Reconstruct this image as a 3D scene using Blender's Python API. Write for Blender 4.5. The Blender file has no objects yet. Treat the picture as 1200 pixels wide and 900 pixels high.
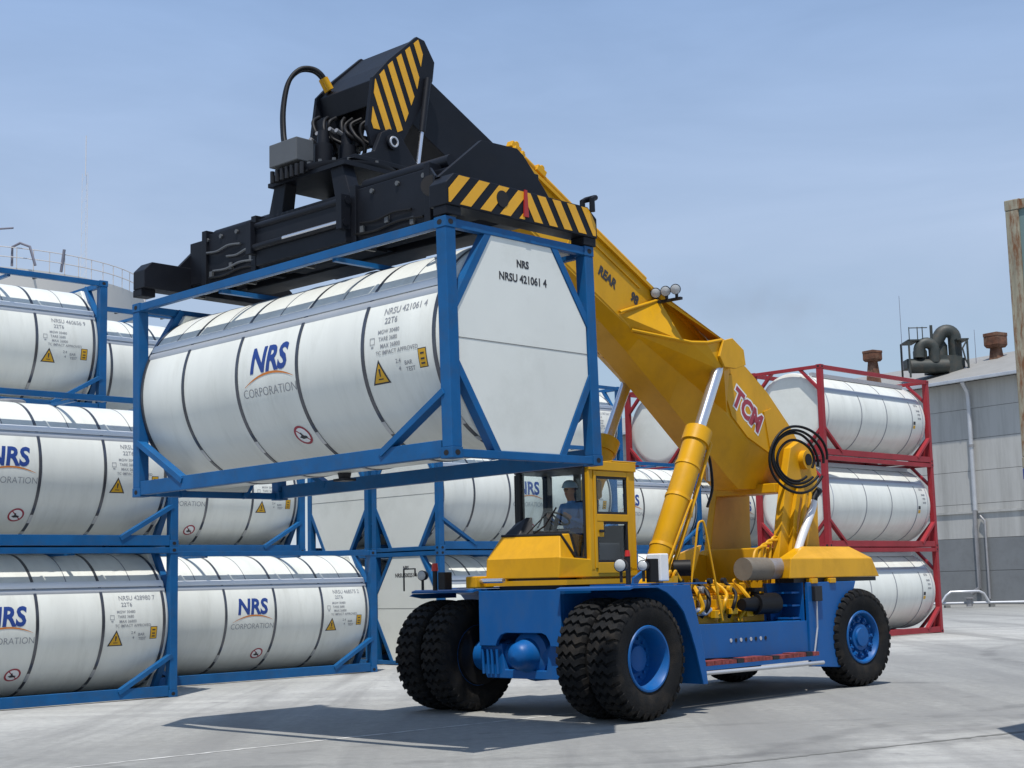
import bpy, bmesh, math, random
from mathutils import Vector, Matrix
from math import sin, cos, pi, radians, sqrt, atan2, asin

random.seed(7)
scene = bpy.context.scene
COL = scene.collection

# ------------------------------------------------------------------ camera
cam_d = bpy.data.cameras.new("camera")
cam = bpy.data.objects.new("camera", cam_d)
COL.objects.link(cam)
cam_d.sensor_width = 36.0
cam_d.lens = 36.0 * 1722.06 / 1200.0
cam_d.clip_start = 0.1
cam_d.clip_end = 5000.0
_r = Vector((0.99971806, 0.00317268, -0.02353175))
_u = Vector((0.02374467, -0.13357865, 0.99075372))
_f = Vector((0.0, 0.99103314, 0.13361632))
cam.matrix_world = Matrix((
    (_r.x, _u.x, -_f.x, 0.0),
    (_r.y, _u.y, -_f.y, 0.0),
    (_r.z, _u.z, -_f.z, 1.8343),
    (0, 0, 0, 1)))
scene.camera = cam

# ------------------------------------------------------------------ sky and sun
SUN_ELEV = radians(69.5)
SUN_AZ = radians(186.0)        # clockwise from +Y, the sun stands behind the camera
sun_dir = Vector((sin(SUN_AZ) * cos(SUN_ELEV), cos(SUN_AZ) * cos(SUN_ELEV), sin(SUN_ELEV)))
world = bpy.data.worlds.new("World")
scene.world = world
world.use_nodes = True
wn, wl = world.node_tree.nodes, world.node_tree.links
wn.clear()
w_out = wn.new("ShaderNodeOutputWorld")
w_bg = wn.new("ShaderNodeBackground")
w_bg.inputs["Strength"].default_value = 0.11
w_sky = wn.new("ShaderNodeTexSky")
w_sky.sky_type = 'NISHITA'
w_sky.sun_disc = False
w_sky.sun_elevation = SUN_ELEV
w_sky.sun_rotation = SUN_AZ
w_sky.altitude = 0.0
w_sky.air_density = 1.0
w_sky.dust_density = 0.7
w_sky.ozone_density = 2.0
# thin high cloud over the whole dome
w_tc = wn.new("ShaderNodeTexCoord")
w_map = wn.new("ShaderNodeMapping")
w_map.inputs["Scale"].default_value = (1.3, 1.3, 6.5)
w_map.inputs["Rotation"].default_value = (0.10, 0.16, 0.3)
w_n1 = wn.new("ShaderNodeTexNoise")
w_n1.inputs["Scale"].default_value = 2.1
w_n1.inputs["Detail"].default_value = 7.0
w_n1.inputs["Roughness"].default_value = 0.55
w_n1.inputs["Distortion"].default_value = 0.5
w_ramp = wn.new("ShaderNodeValToRGB")
w_ramp.color_ramp.elements[0].position = 0.36
w_ramp.color_ramp.elements[0].color = (0.0, 0.0, 0.0, 1)
w_ramp.color_ramp.elements[1].position = 0.72
w_ramp.color_ramp.elements[1].color = (0.30, 0.30, 0.30, 1)
w_mix = wn.new("ShaderNodeMixRGB")
w_vc = wn.new("ShaderNodeValToRGB")
w_vc.color_ramp.elements[0].position = 0.05; w_vc.color_ramp.elements[0].color = (0.530, 0.605, 0.705, 1)
w_vc.color_ramp.elements[1].position = 0.42; w_vc.color_ramp.elements[1].color = (0.300, 0.455, 0.750, 1)
w_vs = wn.new("ShaderNodeVectorMath"); w_vs.operation = 'SCALE'; w_vs.inputs["Scale"].default_value = 10.0
wl.new(w_vc.outputs["Color"], w_vs.inputs[0]); wl.new(w_vs.outputs[0], w_mix.inputs[2])
w_sep = wn.new("ShaderNodeSeparateXYZ")
w_haze = wn.new("ShaderNodeValToRGB")
for p_, c_ in ((0.0, 0.97), (0.10, 0.92), (0.22, 0.78), (0.38, 0.62), (0.60, 0.15), (1.0, 0.04)):
    el = w_haze.color_ramp.elements[0] if p_ == 0.0 else (w_haze.color_ramp.elements[1] if p_ == 1.0 else w_haze.color_ramp.elements.new(p_))
    el.color = (c_, c_, c_, 1)
w_add = wn.new("ShaderNodeMath"); w_add.operation = 'ADD'; w_add.use_clamp = True
wl.new(w_tc.outputs["Generated"], w_map.inputs["Vector"])
wl.new(w_tc.outputs["Generated"], w_sep.inputs[0])
wl.new(w_sep.outputs["Z"], w_haze.inputs["Fac"])
wl.new(w_sep.outputs["Z"], w_vc.inputs["Fac"])
wl.new(w_map.outputs["Vector"], w_n1.inputs["Vector"])
wl.new(w_n1.outputs["Fac"], w_ramp.inputs["Fac"])
wl.new(w_haze.outputs["Color"], w_add.inputs[0])
wl.new(w_ramp.outputs["Color"], w_add.inputs[1])
wl.new(w_add.outputs[0], w_mix.inputs[0])
wl.new(w_sky.outputs["Color"], w_mix.inputs[1])
wl.new(w_mix.outputs["Color"], w_bg.inputs["Color"])
wl.new(w_bg.outputs["Background"], w_out.inputs["Surface"])

sun_d = bpy.data.lights.new("sun", 'SUN')
sun_d.energy = 4.6
sun_d.angle = radians(0.55)
sun_d.color = (1.0, 0.96, 0.90)
sun = bpy.data.objects.new("sun", sun_d)
COL.objects.link(sun)
sun.location = (0, -20, 40)
sun.rotation_euler = (-sun_dir).to_track_quat('-Z', 'Y').to_euler()

scene.view_settings.view_transform = 'Standard'
scene.view_settings.look = 'None'
scene.view_settings.exposure = 0.0
scene.view_settings.gamma = 1.0
scene.view_settings.use_curve_mapping = False

# ------------------------------------------------------------------ materials
MATS = {}


def mat(name, col, rough=0.5, metal=0.0, var=0.10, vscale=1.2, dirt=0.0, dirt_col=(0.12, 0.09, 0.06),
        dscale=2.5, bump=0.0, bscale=40.0, stretch=(1, 1, 1), coat=0.0, spec=0.5, rnd=0.0, dpos=(0.48, 0.75)):
    m = bpy.data.materials.new(name)
    m.use_nodes = True
    n, l = m.node_tree.nodes, m.node_tree.links
    b = n["Principled BSDF"]
    b.inputs["Roughness"].default_value = rough
    b.inputs["Metallic"].default_value = metal
    b.inputs["Specular IOR Level"].default_value = spec
    if coat:
        b.inputs["Coat Weight"].default_value = coat
        b.inputs["Coat Roughness"].default_value = 0.12
    tc = n.new("ShaderNodeTexCoord")
    mp = n.new("ShaderNodeMapping")
    mp.inputs["Scale"].default_value = stretch
    l.new(tc.outputs["Object"], mp.inputs["Vector"])
    vec = mp.outputs["Vector"]
    if rnd:
        oi = n.new("ShaderNodeObjectInfo")
        ml = n.new("ShaderNodeMath"); ml.operation = 'MULTIPLY'; ml.inputs[1].default_value = 37.0
        l.new(oi.outputs["Random"], ml.inputs[0])
        va = n.new("ShaderNodeVectorMath"); va.operation = 'ADD'
        l.new(mp.outputs["Vector"], va.inputs[0]); l.new(ml.outputs[0], va.inputs[1])
        vec = va.outputs[0]
    nz = n.new("ShaderNodeTexNoise")
    nz.inputs["Scale"].default_value = vscale
    nz.inputs["Detail"].default_value = 6.0
    nz.inputs["Roughness"].default_value = 0.6
    l.new(vec, nz.inputs["Vector"])
    rp = n.new("ShaderNodeValToRGB")
    lo = [max(0, c * (1 - var)) for c in col]
    hi = [min(1, c * (1 + var)) for c in col]
    rp.color_ramp.elements[0].position = 0.3
    rp.color_ramp.elements[1].position = 0.7
    rp.color_ramp.elements[0].color = (*lo, 1)
    rp.color_ramp.elements[1].color = (*hi, 1)
    l.new(nz.outputs["Fac"], rp.inputs["Fac"])
    out = rp.outputs["Color"]
    if dirt:
        n2 = n.new("ShaderNodeTexNoise")
        n2.inputs["Scale"].default_value = dscale
        n2.inputs["Detail"].default_value = 9.0
        n2.inputs["Roughness"].default_value = 0.7
        l.new(vec, n2.inputs["Vector"])
        r2 = n.new("ShaderNodeValToRGB")
        r2.color_ramp.elements[0].position = dpos[0]
        r2.color_ramp.elements[1].position = dpos[1]
        r2.color_ramp.elements[0].color = (0, 0, 0, 1)
        r2.color_ramp.elements[1].color = (dirt, dirt, dirt, 1)
        l.new(n2.outputs["Fac"], r2.inputs["Fac"])
        mx = n.new("ShaderNodeMixRGB")
        mx.inputs[2].default_value = (*dirt_col, 1)
        l.new(r2.outputs["Color"], mx.inputs[0])
        l.new(out, mx.inputs[1])
        out = mx.outputs["Color"]
        # dirt is duller than paint
        mr = n.new("ShaderNodeMath"); mr.operation = 'MULTIPLY_ADD'
        mr.inputs[1].default_value = 0.35; mr.inputs[2].default_value = rough
        l.new(r2.outputs["Color"], mr.inputs[0])
        l.new(mr.outputs[0], b.inputs["Roughness"])
    l.new(out, b.inputs["Base Color"])
    if bump:
        n3 = n.new("ShaderNodeTexNoise")
        n3.inputs["Scale"].default_value = bscale
        n3.inputs["Detail"].default_value = 4.0
        l.new(vec, n3.inputs["Vector"])
        bp = n.new("ShaderNodeBump")
        bp.inputs["Strength"].default_value = bump
        bp.inputs["Distance"].default_value = 0.02
        l.new(n3.outputs["Fac"], bp.inputs["Height"])
        l.new(bp.outputs["Normal"], b.inputs["Normal"])
    MATS[name] = m
    return m


mat("tank_white", (0.70, 0.71, 0.655), 0.33, var=0.06, vscale=0.9, dirt=0.42, dirt_col=(0.42, 0.42, 0.36),
    dscale=1.5, stretch=(2.6, 0.55, 0.55), rnd=1, bump=0.22, bscale=2.2, dpos=(0.50, 0.80))
mat("tank_cream", (0.70, 0.68, 0.61), 0.5, var=0.06, dirt=0.3, dirt_col=(0.42, 0.39, 0.33), rnd=1)
mat("trim_grey", (0.42, 0.44, 0.46), 0.3, metal=0.3, var=0.06)
mat("highlight_white", (0.84, 0.84, 0.83), 0.25, var=0.03)  # bright white that paints the highlight along the shoulder seam
mat("strap_steel", (0.11, 0.115, 0.13), 0.28, metal=0.7, var=0.3, vscale=3.0)
mat("strap_bright", (0.50, 0.51, 0.52), 0.35, metal=0.5, var=0.1)
mat("frame_blue", (0.005, 0.090, 0.25), 0.46, var=0.16, vscale=2.2, dirt=0.40, dirt_col=(0.045, 0.075, 0.12), dscale=4.0, rnd=1, spec=0.3)
mat("frame_red", (0.29, 0.022, 0.030), 0.48, var=0.14, dirt=0.3, dirt_col=(0.12, 0.04, 0.03), dscale=3.6, rnd=1, spec=0.3)
mat("hole_shade", (0.008, 0.008, 0.010), 0.8, var=0.0)  # near black that paints the dark inside of holes
mat("logo_navy", (0.012, 0.045, 0.22), 0.5, var=0.02)
mat("logo_orange", (0.55, 0.17, 0.02), 0.5, var=0.05)
mat("ink_grey", (0.24, 0.25, 0.27), 0.6, var=0.05)
mat("ink_black", (0.03, 0.03, 0.035), 0.6, var=0.05)
mat("sign_red", (0.33, 0.03, 0.05), 0.5, var=0.05)
mat("sign_yellow", (0.62, 0.34, 0.01), 0.5, var=0.05)
mat("truck_blue", (0.003, 0.092, 0.31), 0.42, var=0.14, vscale=1.6, dirt=0.45, dirt_col=(0.05, 0.085, 0.14), dscale=3.2, spec=0.28, stretch=(1, 1, 0.55), bump=0.04, bscale=9)
mat("truck_yellow", (0.62, 0.315, 0.005), 0.40, var=0.10, vscale=1.4, dirt=0.42, dirt_col=(0.36, 0.19, 0.02), dscale=2.6, spec=0.28, stretch=(1, 1, 0.6), bump=0.04, bscale=8)
mat("spreader_black", (0.008, 0.0095, 0.014), 0.48, var=0.25, dirt=0.25, dirt_col=(0.022, 0.022, 0.024), dscale=3.0, spec=0.22)
mat("hose_black", (0.006, 0.006, 0.007), 0.55, var=0.2, spec=0.25)
mat("stripe_yellow", (0.72, 0.36, 0.012), 0.45, var=0.08, dirt=0.25, dirt_col=(0.35, 0.2, 0.05), dscale=5)
mat("reflector_red", (0.35, 0.02, 0.015), 0.3, var=0.05)
mat("rubber", (0.0095, 0.0098, 0.0105), 0.75, var=0.35, vscale=5, dirt=0.65, dirt_col=(0.050, 0.041, 0.032), dscale=3.0,
    bump=0.3, bscale=60, spec=0.2)
mat("rod_chrome", (0.72, 0.72, 0.74), 0.22, metal=0.85, var=0.03)
mat("panel_grey", (0.085, 0.09, 0.095), 0.5, var=0.15)
mat("steel_grey", (0.28, 0.28, 0.29), 0.45, metal=0.3, var=0.15, dirt=0.3, dirt_col=(0.16, 0.11, 0.07))
mat("galv", (0.55, 0.56, 0.58), 0.4, metal=0.5, var=0.12)
mat("shield_brown", (0.19, 0.165, 0.13), 0.65, var=0.25, dirt=0.5, dirt_col=(0.08, 0.05, 0.03), dscale=4)
mat("muffler", (0.30, 0.29, 0.30), 0.5, metal=0.3, var=0.2, dirt=0.6, dirt_col=(0.16, 0.10, 0.055), dscale=4)
mat("white_paint", (0.78, 0.78, 0.77), 0.4, var=0.05)
mat("exhaust_white", (0.72, 0.72, 0.74), 0.35, metal=0.2, var=0.06)
mat("dark_trim", (0.014, 0.015, 0.018), 0.5, var=0.2, spec=0.3)
mat("seat_dark", (0.03, 0.032, 0.04), 0.7, var=0.3)
mat("seat_tan", (0.40, 0.24, 0.08), 0.6, var=0.15)
mat("step_red", (0.22, 0.04, 0.035), 0.7, var=0.5, vscale=14)
mat("shirt_blue", (0.10, 0.27, 0.62), 0.8, var=0.15, vscale=8)
mat("trousers", (0.03, 0.07, 0.20), 0.85, var=0.2, vscale=8)
mat("skin", (0.45, 0.26, 0.17), 0.55, var=0.06)
mat("hair", (0.012, 0.010, 0.009), 0.6)
mat("helmet_blue", (0.45, 0.66, 0.84), 0.3, var=0.03)
mat("lamp_lens", (0.50, 0.52, 0.53), 0.08, var=0.03)
mat("beacon_red", (0.5, 0.02, 0.015), 0.3)
mat("concrete_wall", (0.47, 0.465, 0.44), 0.85, var=0.08, vscale=0.25, dirt=0.75, dirt_col=(0.30, 0.295, 0.275),
    dscale=0.5, stretch=(2.2, 2.2, 0.22), bump=0.1, bscale=6, dpos=(0.44, 0.66))
mat("wall_dark", (0.19, 0.20, 0.205), 0.85, var=0.10, vscale=0.5, dirt=0.3, dirt_col=(0.12, 0.12, 0.12))
mat("roof_sheet", (0.25, 0.245, 0.23), 0.7, var=0.08)
mat("joint_grey", (0.17, 0.17, 0.16), 0.9, var=0.1)
mat("joint_pale", (0.56, 0.555, 0.53), 0.9, var=0.1)
mat("duct_dark", (0.035, 0.042, 0.038), 0.55, var=0.35, dirt=0.5, dirt_col=(0.10, 0.06, 0.035))
mat("rust_vent", (0.13, 0.055, 0.03), 0.8, var=0.5, vscale=2.5, dirt=0.6, dirt_col=(0.30, 0.22, 0.15), dscale=1.7)
mat("tank_far", (0.60, 0.58, 0.54), 0.7, var=0.05, vscale=0.2)
mat("rail_far", (0.55, 0.53, 0.52), 0.7, var=0.05)
mat("pipe_far", (0.16, 0.16, 0.20), 0.6, var=0.1)
mat("container_rust", (0.27, 0.25, 0.185), 0.75, var=0.35, vscale=3.0, dirt=0.9, dirt_col=(0.15, 0.055, 0.018), dscale=3.4,
    stretch=(3.5, 3.5, 0.7), dpos=(0.46, 0.60))
mat("container_teal", (0.13, 0.20, 0.20), 0.6, var=0.12, dirt=0.4, dirt_col=(0.16, 0.09, 0.05), dscale=2.5)
mat("container_navy", (0.03, 0.045, 0.20), 0.5, var=0.12, dirt=0.3, dirt_col=(0.1, 0.06, 0.04), dscale=2.5)


def glass_mat(name, tint):
    m = bpy.data.materials.new(name)
    m.use_nodes = True
    n, l = m.node_tree.nodes, m.node_tree.links
    n.clear()
    o = n.new("ShaderNodeOutputMaterial")
    t = n.new("ShaderNodeBsdfTransparent"); t.inputs[0].default_value = (*tint, 1)
    g = n.new("ShaderNodeBsdfGlossy"); g.inputs["Roughness"].default_value = 0.03
    lw = n.new("ShaderNodeLayerWeight"); lw.inputs[0].default_value = 0.35
    pw = n.new("ShaderNodeMath"); pw.operation = 'POWER'; pw.inputs[1].default_value = 4.0
    ma = n.new("ShaderNodeMath"); ma.operation = 'MULTIPLY_ADD'; ma.inputs[1].default_value = 0.6; ma.inputs[2].default_value = 0.045
    mx = n.new("ShaderNodeMixShader")
    l.new(lw.outputs["Facing"], pw.inputs[0]); l.new(pw.outputs[0], ma.inputs[0]); l.new(ma.outputs[0], mx.inputs[0])
    l.new(t.outputs[0], mx.inputs[1]); l.new(g.outputs[0], mx.inputs[2])
    l.new(mx.outputs[0], o.inputs[0])
    MATS[name] = m


glass_mat("cab_glass", (0.93, 0.955, 0.955))


def ground_mat():
    m = bpy.data.materials.new("yard_concrete")
    m.use_nodes = True
    n, l = m.node_tree.nodes, m.node_tree.links
    b = n["Principled BSDF"]
    b.inputs["Roughness"].default_value = 0.85
    b.inputs["Specular IOR Level"].default_value = 0.3
    tc = n.new("ShaderNodeTexCoord")

    def noise(scale, detail, rough, stretch=(1, 1, 1), rot=0.0, dist=0.0):
        mp = n.new("ShaderNodeMapping")
        mp.inputs["Scale"].default_value = stretch
        mp.inputs["Rotation"].default_value = (0, 0, rot)
        l.new(tc.outputs["Object"], mp.inputs["Vector"])
        z = n.new("ShaderNodeTexNoise")
        z.inputs["Scale"].default_value = scale
        z.inputs["Detail"].default_value = detail
        z.inputs["Roughness"].default_value = rough
        z.inputs["Distortion"].default_value = dist
        l.new(mp.outputs["Vector"], z.inputs["Vector"])
        return z.outputs["Fac"]

    def ramp(src, p0, c0, p1, c1):
        r = n.new("ShaderNodeValToRGB")
        r.color_ramp.elements[0].position = p0
        r.color_ramp.elements[1].position = p1
        r.color_ramp.elements[0].color = (*c0, 1)
        r.color_ramp.elements[1].color = (*c1, 1)
        l.new(src, r.inputs["Fac"])
        return r.outputs["Color"]

    def mixc(fac, a, c, mode='MIX'):
        x = n.new("ShaderNodeMixRGB")
        x.blend_type = mode
        if isinstance(fac, float):
            x.inputs[0].default_value = fac
        else:
            l.new(fac, x.inputs[0])
        for s, i in ((a, 1), (c, 2)):
            if isinstance(s, tuple):
                x.inputs[i].default_value = (*s, 1)
            else:
                l.new(s, x.inputs[i])
        return x.outputs["Color"]

    base = ramp(noise(0.16, 5, 0.55), 0.32, (0.42, 0.417, 0.395), 0.66, (0.52, 0.518, 0.495))
    # the travelled lane between the stacks and the near slab edge is blackened by tyres
    dt = n.new("ShaderNodeVectorMath"); dt.operation = 'DOT_PRODUCT'; dt.inputs[1].default_value = (-0.697, 0.717, 0.0)
    l.new(tc.outputs["Object"], dt.inputs[0])
    wob = n.new("ShaderNodeMath"); wob.operation = 'MULTIPLY_ADD'; wob.inputs[1].default_value = 5.0
    l.new(noise(0.35, 5, 0.6), wob.inputs[0]); l.new(dt.outputs["Value"], wob.inputs[2])
    lane = n.new("ShaderNodeValToRGB")
    mrl = n.new("ShaderNodeMapRange"); mrl.inputs[1].default_value = 0.0; mrl.inputs[2].default_value = 40.0
    l.new(wob.outputs[0], mrl.inputs[0]); l.new(mrl.outputs[0], lane.inputs["Fac"])
    for p_, c_ in ((0.0, 0.15), (0.268, 0.15), (0.305, 0.92), (0.47, 0.90), (0.585, 0.22), (1.0, 0.30)):
        el = lane.color_ramp.elements[0] if p_ == 0.0 else (lane.color_ramp.elements[1] if p_ == 1.0 else lane.color_ramp.elements.new(p_))
        el.color = (c_, c_, c_, 1)
    base = mixc(lane.outputs["Color"], base, (0.262, 0.262, 0.248))
    base = mixc(1.0, base, ramp(noise(7.0, 8, 0.7), 0.25, (0.76, 0.76, 0.76), 0.75, (1.18, 1.18, 1.17)), 'MULTIPLY')
    # worn tyre paths, drawn out along the two driving directions
    t1 = ramp(noise(0.9, 6, 0.6, (1.0, 0.09, 1), radians(-38), 0.6), 0.46, (0, 0, 0), 0.64, (0.62, 0.62, 0.62))
    base = mixc(t1, base, (0.19, 0.19, 0.184))
    t2 = ramp(noise(0.7, 6, 0.62, (0.10, 1.0, 1), radians(8), 0.5), 0.46, (0, 0, 0), 0.66, (0.55, 0.55, 0.55))
    base = mixc(t2, base, (0.225, 0.225, 0.218))
    # oil and damp spots
    t3 = ramp(noise(1.7, 9, 0.65), 0.60, (0, 0, 0), 0.70, (0.60, 0.60, 0.60))
    base = mixc(t3, base, (0.15, 0.148, 0.145))
    # curved tyre marks scrubbed into the slab
    sx_ = n.new("ShaderNodeSeparateXYZ")
    l.new(tc.outputs["Object"], sx_.inputs[0])
    brk = ramp(noise(1.3, 5, 0.6), 0.40, (0, 0, 0), 0.62, (1, 1, 1))
    for cx_, cy_, rr, wd_, st_ in ((-3.0, 34.0, 19.2, 0.22, 0.42), (-3.0, 34.0, 18.4, 0.20, 0.32), (16.0, 8.0, 15.5, 0.24, 0.40), (16.0, 8.0, 14.6, 0.2, 0.3),
                                  (22.0, 30.0, 12.0, 0.25, 0.45), (22.0, 30.0, 10.6, 0.25, 0.38), (6.0, 2.0, 17.2, 0.18, 0.30), (12.0, 45.0, 20.5, 0.3, 0.4), (-12.0, 8.0, 11.0, 0.2, 0.35)):
        cb = n.new("ShaderNodeCombineXYZ"); cb.inputs[0].default_value = cx_; cb.inputs[1].default_value = cy_
        dv = n.new("ShaderNodeVectorMath"); dv.operation = 'DISTANCE'
        l.new(tc.outputs["Object"], dv.inputs[0]); l.new(cb.outputs[0], dv.inputs[1])
        d1 = n.new("ShaderNodeMath"); d1.operation = 'SUBTRACT'; d1.inputs[1].default_value = rr; l.new(dv.outputs["Value"], d1.inputs[0])
        d2 = n.new("ShaderNodeMath"); d2.operation = 'ABSOLUTE'; l.new(d1.outputs[0], d2.inputs[0])
        mr_ = n.new("ShaderNodeMapRange"); mr_.inputs[1].default_value = wd_; mr_.inputs[2].default_value = wd_ * 0.35
        mr_.inputs[3].default_value = 0.0; mr_.inputs[4].default_value = st_
        l.new(d2.outputs[0], mr_.inputs[0])
        mm_ = n.new("ShaderNodeMath"); mm_.operation = 'MULTIPLY'; l.new(mr_.outputs[0], mm_.inputs[0]); l.new(brk, mm_.inputs[1])
        base = mixc(mm_.outputs[0], base, (0.09, 0.09, 0.09))
    fine = ramp(noise(95.0, 3, 0.7), 0.30, (0.82, 0.82, 0.82), 0.7, (1.12, 1.12, 1.12))
    base = mixc(1.0, base, fine, 'MULTIPLY')
    l.new(base, b.inputs["Base Color"])
    bp = n.new("ShaderNodeBump")
    bp.inputs["Strength"].default_value = 0.25
    bp.inputs["Distance"].default_value = 0.01
    l.new(noise(60.0, 4, 0.6), bp.inputs["Height"])
    l.new(bp.outputs["Normal"], b.inputs["Normal"])
    MATS["yard_concrete"] = m


ground_mat()

# ------------------------------------------------------------------ mesh helpers
def V(*a):
    return Vector(a)


class MB:
    def __init__(self):
        self.v, self.f = [], []

    def add(self, vs, fs):
        o = len(self.v)
        self.v += [tuple(x) for x in vs]
        self.f += [tuple(i + o for i in q) for q in fs]
        return self

    def box(self, x0, x1, y0, y1, z0, z1):
        x0, x1 = min(x0, x1), max(x0, x1); y0, y1 = min(y0, y1), max(y0, y1); z0, z1 = min(z0, z1), max(z0, z1)
        return self.hexa([(x0, y0, z0), (x1, y0, z0), (x1, y1, z0), (x0, y1, z0),
                          (x0, y0, z1), (x1, y0, z1), (x1, y1, z1), (x0, y1, z1)])

    def hexa(self, p):
        return self.add(p, [(3, 2, 1, 0), (4, 5, 6, 7), (0, 1, 5, 4), (1, 2, 6, 5), (2, 3, 7, 6), (3, 0, 4, 7)])

    def prism(self, pts, ext):
        """pts: 3-D polygon, ext: extrusion vector"""
        n = len(pts)
        pts = [Vector(p) for p in pts]
        e = Vector(ext)
        nrm = Vector((0, 0, 0))
        for i in range(n):
            nrm += (pts[i] - pts[0]).cross(pts[(i + 1) % n] - pts[0])
        if nrm.dot(e) > 0:
            pts = pts[::-1]
        vs = pts + [p + e for p in pts]
        fs = [tuple(range(n)), tuple(range(2 * n - 1, n - 1, -1))]
        for i in range(n):
            j = (i + 1) % n
            fs.append((j, i, n + i, n + j))
        return self.add(vs, fs)

    def side(self, poly, y0, y1):
        """polygon in x,z extruded along y"""
        return self.prism([(x, y0, z) for x, z in poly], (0, y1 - y0, 0))

    def front(self, poly, x0, x1):
        return self.prism([(x0, y, z) for y, z in poly], (x1 - x0, 0, 0))

    def beam(self, p, q, w, h, up=(0, 0, 1)):
        p, q = Vector(p), Vector(q)
        d = (q - p).normalized()
        s = d.cross(Vector(up))
        if s.length < 1e-4:
            s = d.cross(Vector((1, 0, 0)))
        s.normalize()
        u = s.cross(d).normalized()
        s *= w / 2; u *= h / 2
        return self.hexa([p - s - u, p + s - u, q + s - u, q - s - u, p - s + u, p + s + u, q + s + u, q - s + u])

    def tube(self, pts, r, n=10, cap=True):
        pts = [Vector(p) for p in pts]
        m = len(pts)
        rs = r if isinstance(r, (list, tuple)) else [r] * m
        d0 = (pts[1] - pts[0]).normalized()
        a = d0.orthogonal().normalized()
        vs = []
        for i in range(m):
            if i == 0: d = pts[1] - pts[0]
            elif i == m - 1: d = pts[-1] - pts[-2]
            else: d = (pts[i + 1] - pts[i]).normalized() + (pts[i] - pts[i - 1]).normalized()
            d.normalize()
            a = (a - d * a.dot(d)).normalized()
            b = d.cross(a)
            for k in range(n):
                t = 2 * pi * k / n
                vs.append(pts[i] + (a * cos(t) + b * sin(t)) * rs[i])
        fs = []
        for i in range(m - 1):
            for k in range(n):
                k2 = (k + 1) % n
                fs.append((i * n + k, i * n + k2, (i + 1) * n + k2, (i + 1) * n + k))
        if cap:
            fs.append(tuple(range(n - 1, -1, -1)))
            fs.append(tuple((m - 1) * n + k for k in range(n)))
        return self.add(vs, fs)

    def hose(self, pts, r, n=8, k=6):
        p = [Vector(a) for a in pts]
        p = [p[0] * 2 - p[1]] + p + [p[-1] * 2 - p[-2]]
        out = []
        for i in range(1, len(p) - 2):
            for j in range(k):
                t = j / k
                out.append(0.5 * ((2 * p[i]) + (p[i + 1] - p[i - 1]) * t + (2 * p[i - 1] - 5 * p[i] + 4 * p[i + 1] - p[i + 2]) * t * t
                                  + (3 * p[i] - p[i - 1] - 3 * p[i + 1] + p[i + 2]) * t ** 3))
        out.append(p[-2])
        return self.tube(out, r, n)

    def cyl(self, p, q, r0, r1=None, n=20):
        return self.tube([p, q], [r0, r0 if r1 is None else r1], n)

    def lathe(self, prof, axis='y', n=32, c=(0, 0, 0), a0=0.0, a1=2 * pi):
        """prof: (position on axis, radius) pairs"""
        closed = abs(a1 - a0 - 2 * pi) < 1e-6
        k = n if closed else n + 1
        vs, fs = [], []
        for (t, r) in prof:
            for i in range(k):
                a = a0 + (a1 - a0) * i / n
                if axis == 'y': vs.append((c[0] + r * sin(a), c[1] + t, c[2] + r * cos(a)))
                elif axis == 'x': vs.append((c[0] + t, c[1] + r * cos(a), c[2] + r * sin(a)))
                else: vs.append((c[0] + r * cos(a), c[1] + r * sin(a), c[2] + t))
        for j in range(len(prof) - 1):
            for i in range(n):
                i2 = (i + 1) % k
                fs.append((j * k + i, j * k + i2, (j + 1) * k + i2, (j + 1) * k + i))
        return self.add(vs, fs)

    def xform(self, M):
        self.v = [tuple(M @ Vector(p)) for p in self.v]
        return self

    def merge(self, o, M=None):
        vs = o.v if M is None else [tuple(M @ Vector(p)) for p in o.v]
        return self.add(vs, o.f)

    def mesh(self, name, m, smooth=None):
        me = bpy.data.meshes.new(name)
        me.from_pydata(self.v, [], self.f)
        me.update()
        bm = bmesh.new()
        bm.from_mesh(me)
        bmesh.ops.recalc_face_normals(bm, faces=bm.faces)
        bm.to_mesh(me)
        bm.free()
        if smooth is not None:
            me.polygons.foreach_set("use_smooth", [True] * len(me.polygons))
            me.set_sharp_from_angle(angle=radians(smooth))
        me.materials.append(MATS[m])
        return me

    def build(self, name, m, parent=None, smooth=None, bevel=0.0, flat=False):
        me = self.mesh(name, m, smooth)
        o = bpy.data.objects.new(name, me)
        COL.objects.link(o)
        if parent is not None:
            o.parent = parent
        if bevel:
            md = o.modifiers.new("bevel", 'BEVEL')
            md.width = bevel
            md.segments = 2
            md.limit_method = 'ANGLE'
            md.angle_limit = radians(40)
        return o


def tag(o, label=None, cat=None, group=None, kind=None):
    if label: o["label"] = label
    if cat: o["category"] = cat
    if group: o["group"] = group
    if kind: o["kind"] = kind
    return o


def empty(name, loc=(0, 0, 0), rz=0.0):
    o = bpy.data.objects.new(name, None)
    o.empty_display_size = 0.3
    COL.objects.link(o)
    o.location = loc
    o.rotation_euler = (0, 0, rz)
    return o


def copy_tree(o, parent=None):
    c = o.copy()
    COL.objects.link(c)
    c.parent = parent
    for ch in list(o.children):
        copy_tree(ch, c)
    return c


_TXT = {}


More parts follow.
